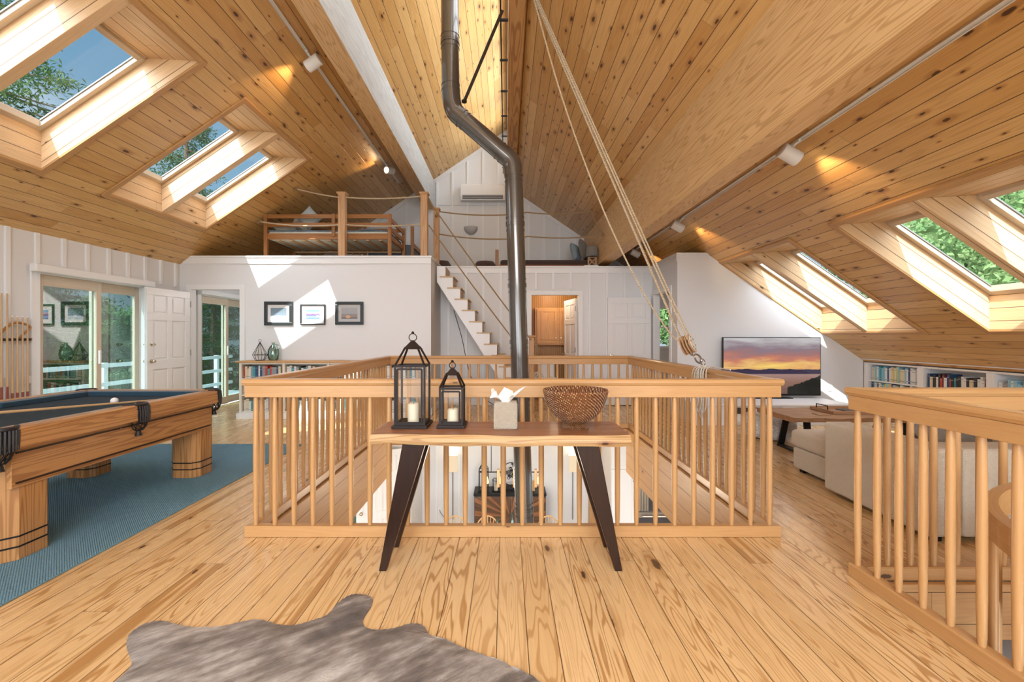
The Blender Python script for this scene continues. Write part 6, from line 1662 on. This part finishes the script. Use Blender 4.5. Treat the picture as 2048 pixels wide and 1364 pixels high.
# pendant bar over the dining table
pd = thing('pendant_bar', 'linear pendant of wood blocks and glowing bulbs over the dining table', 'pendant light', (.08, 7.5, -.24))
mb = MB(); mb.tube([(-.44, 7.5, -.97), (.60, 7.5, -.97)], .012, 8); mb.tube([(-.25, 7.5, -.96), (-.25, 7.5, -.242)], .006, 6); mb.tube([(.38, 7.5, -.96), (.38, 7.5, -.242)], .006, 6); mb.build('rod', M['black'], pd)
for x in (-.36, -.13, .14, .34, .50):
    mb = MB(); mb.box(x - .022, x + .022, 7.47, 7.53, -1.22, -.92); k_ = mb.build('wood_block', M['coffee'], pd, bevel=.003)
    mb = MB(); mb.lathe([(.008, .12), (.012, .10), (.028, .04), (.024, .01), (.001, 0)], (x + .042, 7.5, -1.17), 14); mb.build('bulb', M['filament'], pd)
dt = thing('dining_table', 'wooden dining table on the lower floor', 'table', (.05, 7.1, LF))
mb = MB(); mb.box(-1.0, 1.1, 6.65, 7.55, LF + .71, LF + .75); mb.build('top', M['coffee'], dt, bevel=.005)
for (x, y) in ((-.9, 6.75), (1.0, 6.75), (-.9, 7.45), (1.0, 7.45)): mb = MB(); mb.box(x - .04, x + .04, y - .04, y + .04, LF, LF + .709); mb.build('leg', M['coffee'], dt)
for (x, h, lab) in ((-.14, .36, 'clear glass bottle vase at left on the dining table'), (.10, .44, 'taller clear glass vase on the dining table')):
    mb = MB(); mb.lathe([(.001, .002), (.06, .002), (.075, .08), (.06, h * .55), (.025, h * .75), (.030, h), (.027, h), (.021, h * .75), (.055, h * .55), (.07, .08), (.055, .008), (.001, .008)], (x, 7.25, LF + .7505), 24); tag(mb.build('glass_vase', M['greenglass']), lab, 'vase')
def windsor(label, x, y):
    o = thing('windsor_chair', label, 'chair', (x, y, LF), 'hoop-back chairs at the dining table')
    mb = MB(); mb.lathe([(.001, .42), (.20, .42), (.215, .435), (.20, .455), (.001, .448)], (x, y - .05, LF), 28); mb.build('seat', M['birch'], o)
    yb = y + .12; W = .215; P = [(x + W * math.cos(a) * (1 if a else 1), yb + .03 * math.sin(a), LF + .55 + .30 * math.sin(a)) for a in [PI * i / 20 for i in range(21)]]
    P = [(x + W * .9, yb - .02, LF + .445)] + P + [(x - W * .9, yb - .02, LF + .445)]
    mb = MB(); mb.tube(P, .013, 8); mb.build('hoop', M['birch'], o)
    for k_ in range(-3, 4):
        xx = k_ * .055; zt = LF + .55 + .30 * math.sqrt(max(0, 1 - (xx / W) ** 2)); mb = MB(); mb.tube([(x + xx * .75, yb - .02, LF + .448), (x + xx, yb + .025, zt - .005)], .007 if k_ else .011, 6); mb.build('spindle', M['birch'], o)
    for sx in (-1, 1):
        for sy in (-1, 1): mb = MB(); mb.tube([(x + sx * .11, y - .05 + sy * .10, LF + .43), (x + sx * .18, y - .05 + sy * .17, LF)], [.018, .012], 8); mb.build('leg', M['birch'], o)
windsor('hoop-back chair beyond the dining table, leftmost of three', -.91, 7.82); windsor('hoop-back chair beyond the dining table, middle of three', -.33, 7.82); windsor('hoop-back chair beyond the dining table, rightmost of three', .76, 7.82)

# kitchen at the right of the well
kc = thing('tall_cabinet', 'tall white panelled cabinet beside the oven on the lower floor', 'cabinet', (2.15, 8.6, LF))
mb = MB(); mb.box(1.96, 2.40, 8.30, 8.88, LF, -.50); mb.build('carcass', M['trimw'], kc)
for (z0, z1) in ((LF + .10, -1.16), (-1.14, -.52)):
    mb = MB(); e = .06; a, b = 1.97, 2.39; mb.box(a, b, 8.282, 8.299, z0, z1)
    for q_ in ((a, b, z0, z0 + e), (a, b, z1 - e, z1), (a, a + e, z0 + e, z1 - e), (b - e, b, z0 + e, z1 - e)): mb.box(q_[0], q_[1], 8.272, 8.282, q_[2], q_[3])
    d_ = mb.build('door', M['trimw'], kc, bevel=.002)
    if z0 < -2: mb = MB(); mb.tube([(2.365, 8.272, -1.38), (2.365, 8.24, -1.38), (2.365, 8.24, -1.22), (2.365, 8.272, -1.22)], .006, 6); mb.build('handle', M['black'], d_)
ov = thing('wall_oven', 'stainless double oven with bar handles on the lower floor', 'oven', (2.8, 8.4, LF))
mb = MB(); mb.box(2.42, 3.30, 8.30, 8.88, LF, -.50); mb.build('housing', M['steel'], ov)
for (z0, z1) in ((-2.45, -1.95), (-1.93, -1.35)):
    mb = MB(); mb.box(2.46, 3.26, 8.27, 8.299, z0, z1); d_ = mb.build('oven_door', M['plastic'], ov, bevel=.004)
    mb = MB(); mb.box(2.46, 3.26, 8.262, 8.2695, z1 - .10, z1); mb.tube([(2.52, 8.22, z1 - .06), (3.20, 8.22, z1 - .06)], .012, 8); mb.build('handle', M['steel'], d_)
cu = thing('drape', 'beige patterned drape hanging between the white cabinet and the oven', 'curtain', (2.46, 8.2, LF + .6))
mb = MB(); P = []; F = []
for i in range(17): x = 2.43 + .20 * i / 16; y = 8.20 + .02 * math.sin(i * 1.6); P += [(x, y, -1.9), (x, y, -.52)]
for i in range(16): F.append((2 * i, 2 * i + 2, 2 * i + 3, 2 * i + 1))
mb.poly(P, F, (0, 0, 1), smooth=True); q = mb.build('panel', M['beige_cushion'], cu); m_ = q.modifiers.new('t', 'SOLIDIFY'); m_.thickness = .004

# spiral stair in the stairwell: curved handrail, balusters, treads
ss = thing('spiral_stair', 'curved wooden handrail and balusters of the stair going down at far right', 'stair', (2.475, 1.66, LF))
ccx, ccy, R = 2.475, 1.66, .45
def hz(a): return .588 + (2.31 - a) * .06
mb = MB(); prof_h = .115; K = 40; P = []
for i in range(K + 1):
    a = 4.3 - 5.2 * i / K
    for (dr, dz) in ((-.022, 0), (.022, 0), (.026, -.03), (.022, -prof_h), (-.022, -prof_h), (-.026, -.03)): P.append((ccx + (R + dr) * math.cos(a), ccy + (R + dr) * math.sin(a), hz(a) + dz))
F = [(i * 6 + k_, i * 6 + (k_ + 1) % 6, (i + 1) * 6 + (k_ + 1) % 6, (i + 1) * 6 + k_) for i in range(K) for k_ in range(6)] + [tuple(range(5, -1, -1)), tuple(K * 6 + k_ for k_ in range(6))]
U = []
for i in range(K):
    for k_ in range(6): U.append([(i * .058, k_ * .04), (i * .058, (k_ + 1) * .04), ((i + 1) * .058, (k_ + 1) * .04), ((i + 1) * .058, k_ * .04)])
U += [[(0, 0)] * 6, [(0, 0)] * 6]
mb.poly(P, F, uvs=U); mb.build('handrail', M['rail'], ss)
for i in range(11):
    a = 3.9 - 4.7 * i / 10; x, y = ccx + R * math.cos(a), ccy + R * math.sin(a)
    mb = MB(); mb.tube([(x, y, hz(a) - prof_h + .005), (x, y, hz(a) - 1.0 - i * .14)], .0165, 12); mb.build('baluster', M['rail'], ss)
    mb = MB(); z = hz(a) - 1.03 - i * .14
    Q = [(ccx, ccy), (ccx + (R + .05) * math.cos(a - .18), ccy + (R + .05) * math.sin(a - .18)), (ccx + (R + .05) * math.cos(a + .18), ccy + (R + .05) * math.sin(a + .18))]
    mb.prism(Q, z, z + .03, 'z', g=(1, 0, 0)); mb.build('tread', M['trim'], ss)
mb = MB(); P = []
for i in range(K + 1):
    a = 2.2 - 2.6 * i / K; z = .30 - .50 * i / K
    for (dr, dz) in ((-.02, 0), (.02, 0), (.02, -.22), (-.02, -.22)): P.append((ccx + (R - .10 + dr) * math.cos(a), ccy + (R - .10 + dr) * math.sin(a), z + dz))
F = [(i * 4 + k_, i * 4 + (k_ + 1) % 4, (i + 1) * 4 + (k_ + 1) % 4, (i + 1) * 4 + k_) for i in range(K) for k_ in range(4)] + [(3, 2, 1, 0), tuple(K * 4 + k_ for k_ in range(4))]
mb.poly(P, F, (0, 0, 1)); mb.build('stringer', M['slat'], ss)
mb = MB(); mb.tube([(ccx, ccy, LF), (ccx, ccy, .30)], .045, 16); mb.build('centre_pole', M['trimw'], ss)

# ------------------------------------------------------------------ outside: deck, ground, trees
mb = MB(); mb.box(-7.1, XL - .13, 3.0, 11.2, -.10, -.04, g=(0, 1, 0)); struct(mb.build('deck', M['deck'], origin=(-6.2, 7, -.1)))
dr = thing('deck_railing', 'white deck railing outside the sliding glass doors', 'railing', (-6.95, 7, -.04))
for y in [3.2 + 1.5 * i for i in range(6)]: mb = MB(); mb.box(-7.0, -6.92, y - .04, y + .04, -.04, .86); mb.build('post', M['trimw'], dr)
for z in (.14, .46, .78): mb = MB(); mb.box(-6.915, -6.88, 3.0, 11.2, z, z + .07); mb.build('rail', M['trimw'], dr)
mb = MB(); mb.poly([(-60, -40, -3.6), (60, -40, -3.6), (60, 70, -3.6), (-60, 70, -3.6)], [(0, 1, 2, 3)]); struct(mb.build('ground', M['ground'], origin=(0, 0, -3.6)))
mb = MB(); mb.box(XR + .13, XR + 5.5, -1, 9.5, LF - .15, LF - .05); struct(mb.build('patio', M['stone'], origin=(9, 4, LF - .15)))

def leaf_mesh(name, centers, normals_seed, size, aspect, mat):
    rng = np.random.default_rng(normals_seed); n = len(centers)
    a = rng.normal(size=(n, 3)); a /= np.linalg.norm(a, axis=1)[:, None]
    b = rng.normal(size=(n, 3)); b -= (b * a).sum(1)[:, None] * a; b /= np.linalg.norm(b, axis=1)[:, None]
    sz_ = size * rng.uniform(.6, 1.3, size=(n, 1))
    a, b = a * sz_, b * sz_ * aspect
    V = np.stack([centers - a, centers - b * .9, centers + a, centers + b * .9], 1).reshape(-1, 3)
    me = bpy.data.meshes.new(name); me.vertices.add(4 * n); me.vertices.foreach_set('co', V.ravel())
    me.loops.add(4 * n); me.loops.foreach_set('vertex_index', np.arange(4 * n)); me.polygons.add(n)
    me.polygons.foreach_set('loop_start', np.arange(0, 4 * n, 4)); me.polygons.foreach_set('loop_total', np.full(n, 4)); me.update(); me.materials.append(mat)
    return me
def conifer_proto(seed, H=14, Rm=2.9):
    rng = np.random.default_rng(seed); pts = []
    z = H * .07
    br = []
    while z < H * .985:
        t = z / H; R_ = Rm * (1 - t) ** .8 + .12
        for k_ in range(int(5 + 4 * (1 - t))):
            an = rng.uniform(0, 2 * PI); r = R_ * rng.uniform(.75, 1.1); m_ = int(300 * r / Rm) + 40
            s_ = rng.uniform(.08, 1, m_) ** .8; x = np.cos(an) * r * s_; y = np.sin(an) * r * s_; zz = z - .30 * r * s_ + .22 * r * s_ ** 2
            sp = .10 + .20 * (1 - s_) * r / Rm * 1.6
            P = np.stack([x + rng.normal(size=m_) * sp, y + rng.normal(size=m_) * sp, zz - abs(rng.normal(size=m_)) * .14], 1); pts.append(P)
            br.append((an, r, z))
        z += .33
    return np.concatenate(pts), br
def broad_proto(seed, H=8, R_=3.0, n=48000):
    rng = np.random.default_rng(seed); pts = []
    for k_ in range(34):
        c = rng.normal(size=3); c /= np.linalg.norm(c); c = c * rng.uniform(.35, 1) * np.array([R_, R_, H * .36]) + np.array([0, 0, H * .60]); rad = rng.uniform(.6, 1.15)
        m_ = n // 34; d_ = rng.normal(size=(m_, 3)); d_ /= np.linalg.norm(d_, axis=1)[:, None]; pts.append(c + d_ * rad * rng.uniform(.6, 1, size=(m_, 1)))
    return np.concatenate(pts)
PR = {}
for k_ in range(2):
    P, br = conifer_proto(40 + k_); me = leaf_mesh('needles', P, 50 + k_, .062, .25, M['needle'])
    mb = MB(); mb.tube([(0, 0, -.1), (0, 0, 7), (0, 0, 13.6)], [.20, .12, .02], 8)
    for (an, r, z) in br[::3]: mb.tube([(0, 0, z), (math.cos(an) * r * .8, math.sin(an) * r * .8, z - .08 * r)], [.03, .008], 4)
    tm = mb.build('trunk', M['bark'], origin=(0, 0, 0)); PR['c%d' % k_] = (me, tm.data); bpy.data.objects.remove(tm)
    me2 = leaf_mesh('foliage', broad_proto(60 + k_), 70 + k_, .065, .65, M['leaf'])
    mb = MB(); mb.tube([(0, 0, -.1), (.1, 0, 2.5), (0, .1, 5.5)], [.22, .16, .06], 8)
    for i in range(7): a = i * .9; mb.tube([(.05, 0, 2.2 + i * .35), (math.cos(a) * 1.9, math.sin(a) * 1.9, 4.2 + i * .35)], [.07, .02], 5)
    tm = mb.build('trunk', M['bark'], origin=(0, 0, 0)); PR['b%d' % k_] = (me2, tm.data); bpy.data.objects.remove(tm)
def tree(kind, x, y, s, rz, label, z=-3.6):
    con = kind[0] == 'c'
    o = thing('conifer_tree' if con else 'broadleaf_tree', label, 'tree', (x, y, z), 'trees outside the windows')
    o.rotation_euler = (0, 0, rz); o.scale = (s, s, s)
    for nm, me in (('needles' if con else 'foliage', PR[kind][0]), ('trunk', PR[kind][1])):
        c_ = bpy.data.objects.new(nm, me); C.objects.link(c_); c_.parent = o
# seen through the left skylights: tall spruce beyond the deck
tree('c0', -14.6, 12.2, 1.5, .3, 'tall spruce seen through the large left skylight')
tree('c1', -12.5, 17.4, 1.12, 1.7, 'spruce seen low in the far left skylight')
for i, (x, y, s, k_) in enumerate([(-10.4, 5.0, .72, 'c0'), (-13.4, 8.2, .74, 'c1'), (-10.6, 10.2, .70, 'c0'), (-12.0, 1.0, .78, 'c0'), (-9.6, 14.6, .70, 'c1'), (-17.6, 4.6, .8, 'b1'), (-18.0, 19.5, .85, 'b0')]):
    tree(k_, x, y, s, i * 1.1, ['spruce close behind the deck, left pane of the near sliding door', 'spruce deep behind the near sliding door', 'spruce behind the deck, right pane of the near sliding door', 'spruce at the far left behind the cue rack wall', 'spruce behind the deck, far sliding door', 'large broadleaf tree deep behind the deck', 'distant broadleaf tree behind the far sliding door'][i])
for i, (x, y, s, k_) in enumerate([(11.6, 9.2, 1.15, 'b0'), (14.5, 15.5, 1.3, 'b1'), (12.0, 3.0, 1.15, 'b0'), (8.8, 15.4, 1.1, 'b1'), (6.0, 22.5, 1.2, 'b0'), (19.5, 9.5, 1.6, 'b1')]):
    tree(k_, x, y, s, i * 1.3, ['leafy tree filling the near right skylight', 'leafy tree low in the near right skylight', 'leafy tree right of the near right skylight', 'leafy tree behind the far right skylight', 'distant leafy tree behind the television wall', 'large leafy tree deep behind the right skylights'][i])
for i, (x, y, s, k_) in enumerate([(2.4, 16.0, .85, 'b1'), (7.0, 29.5, 1.0, 'b0')]):
    tree(k_, x, y, s, i * 1.3, ['left leafy tree outside the small far window', 'right leafy tree outside the small far window'][i])
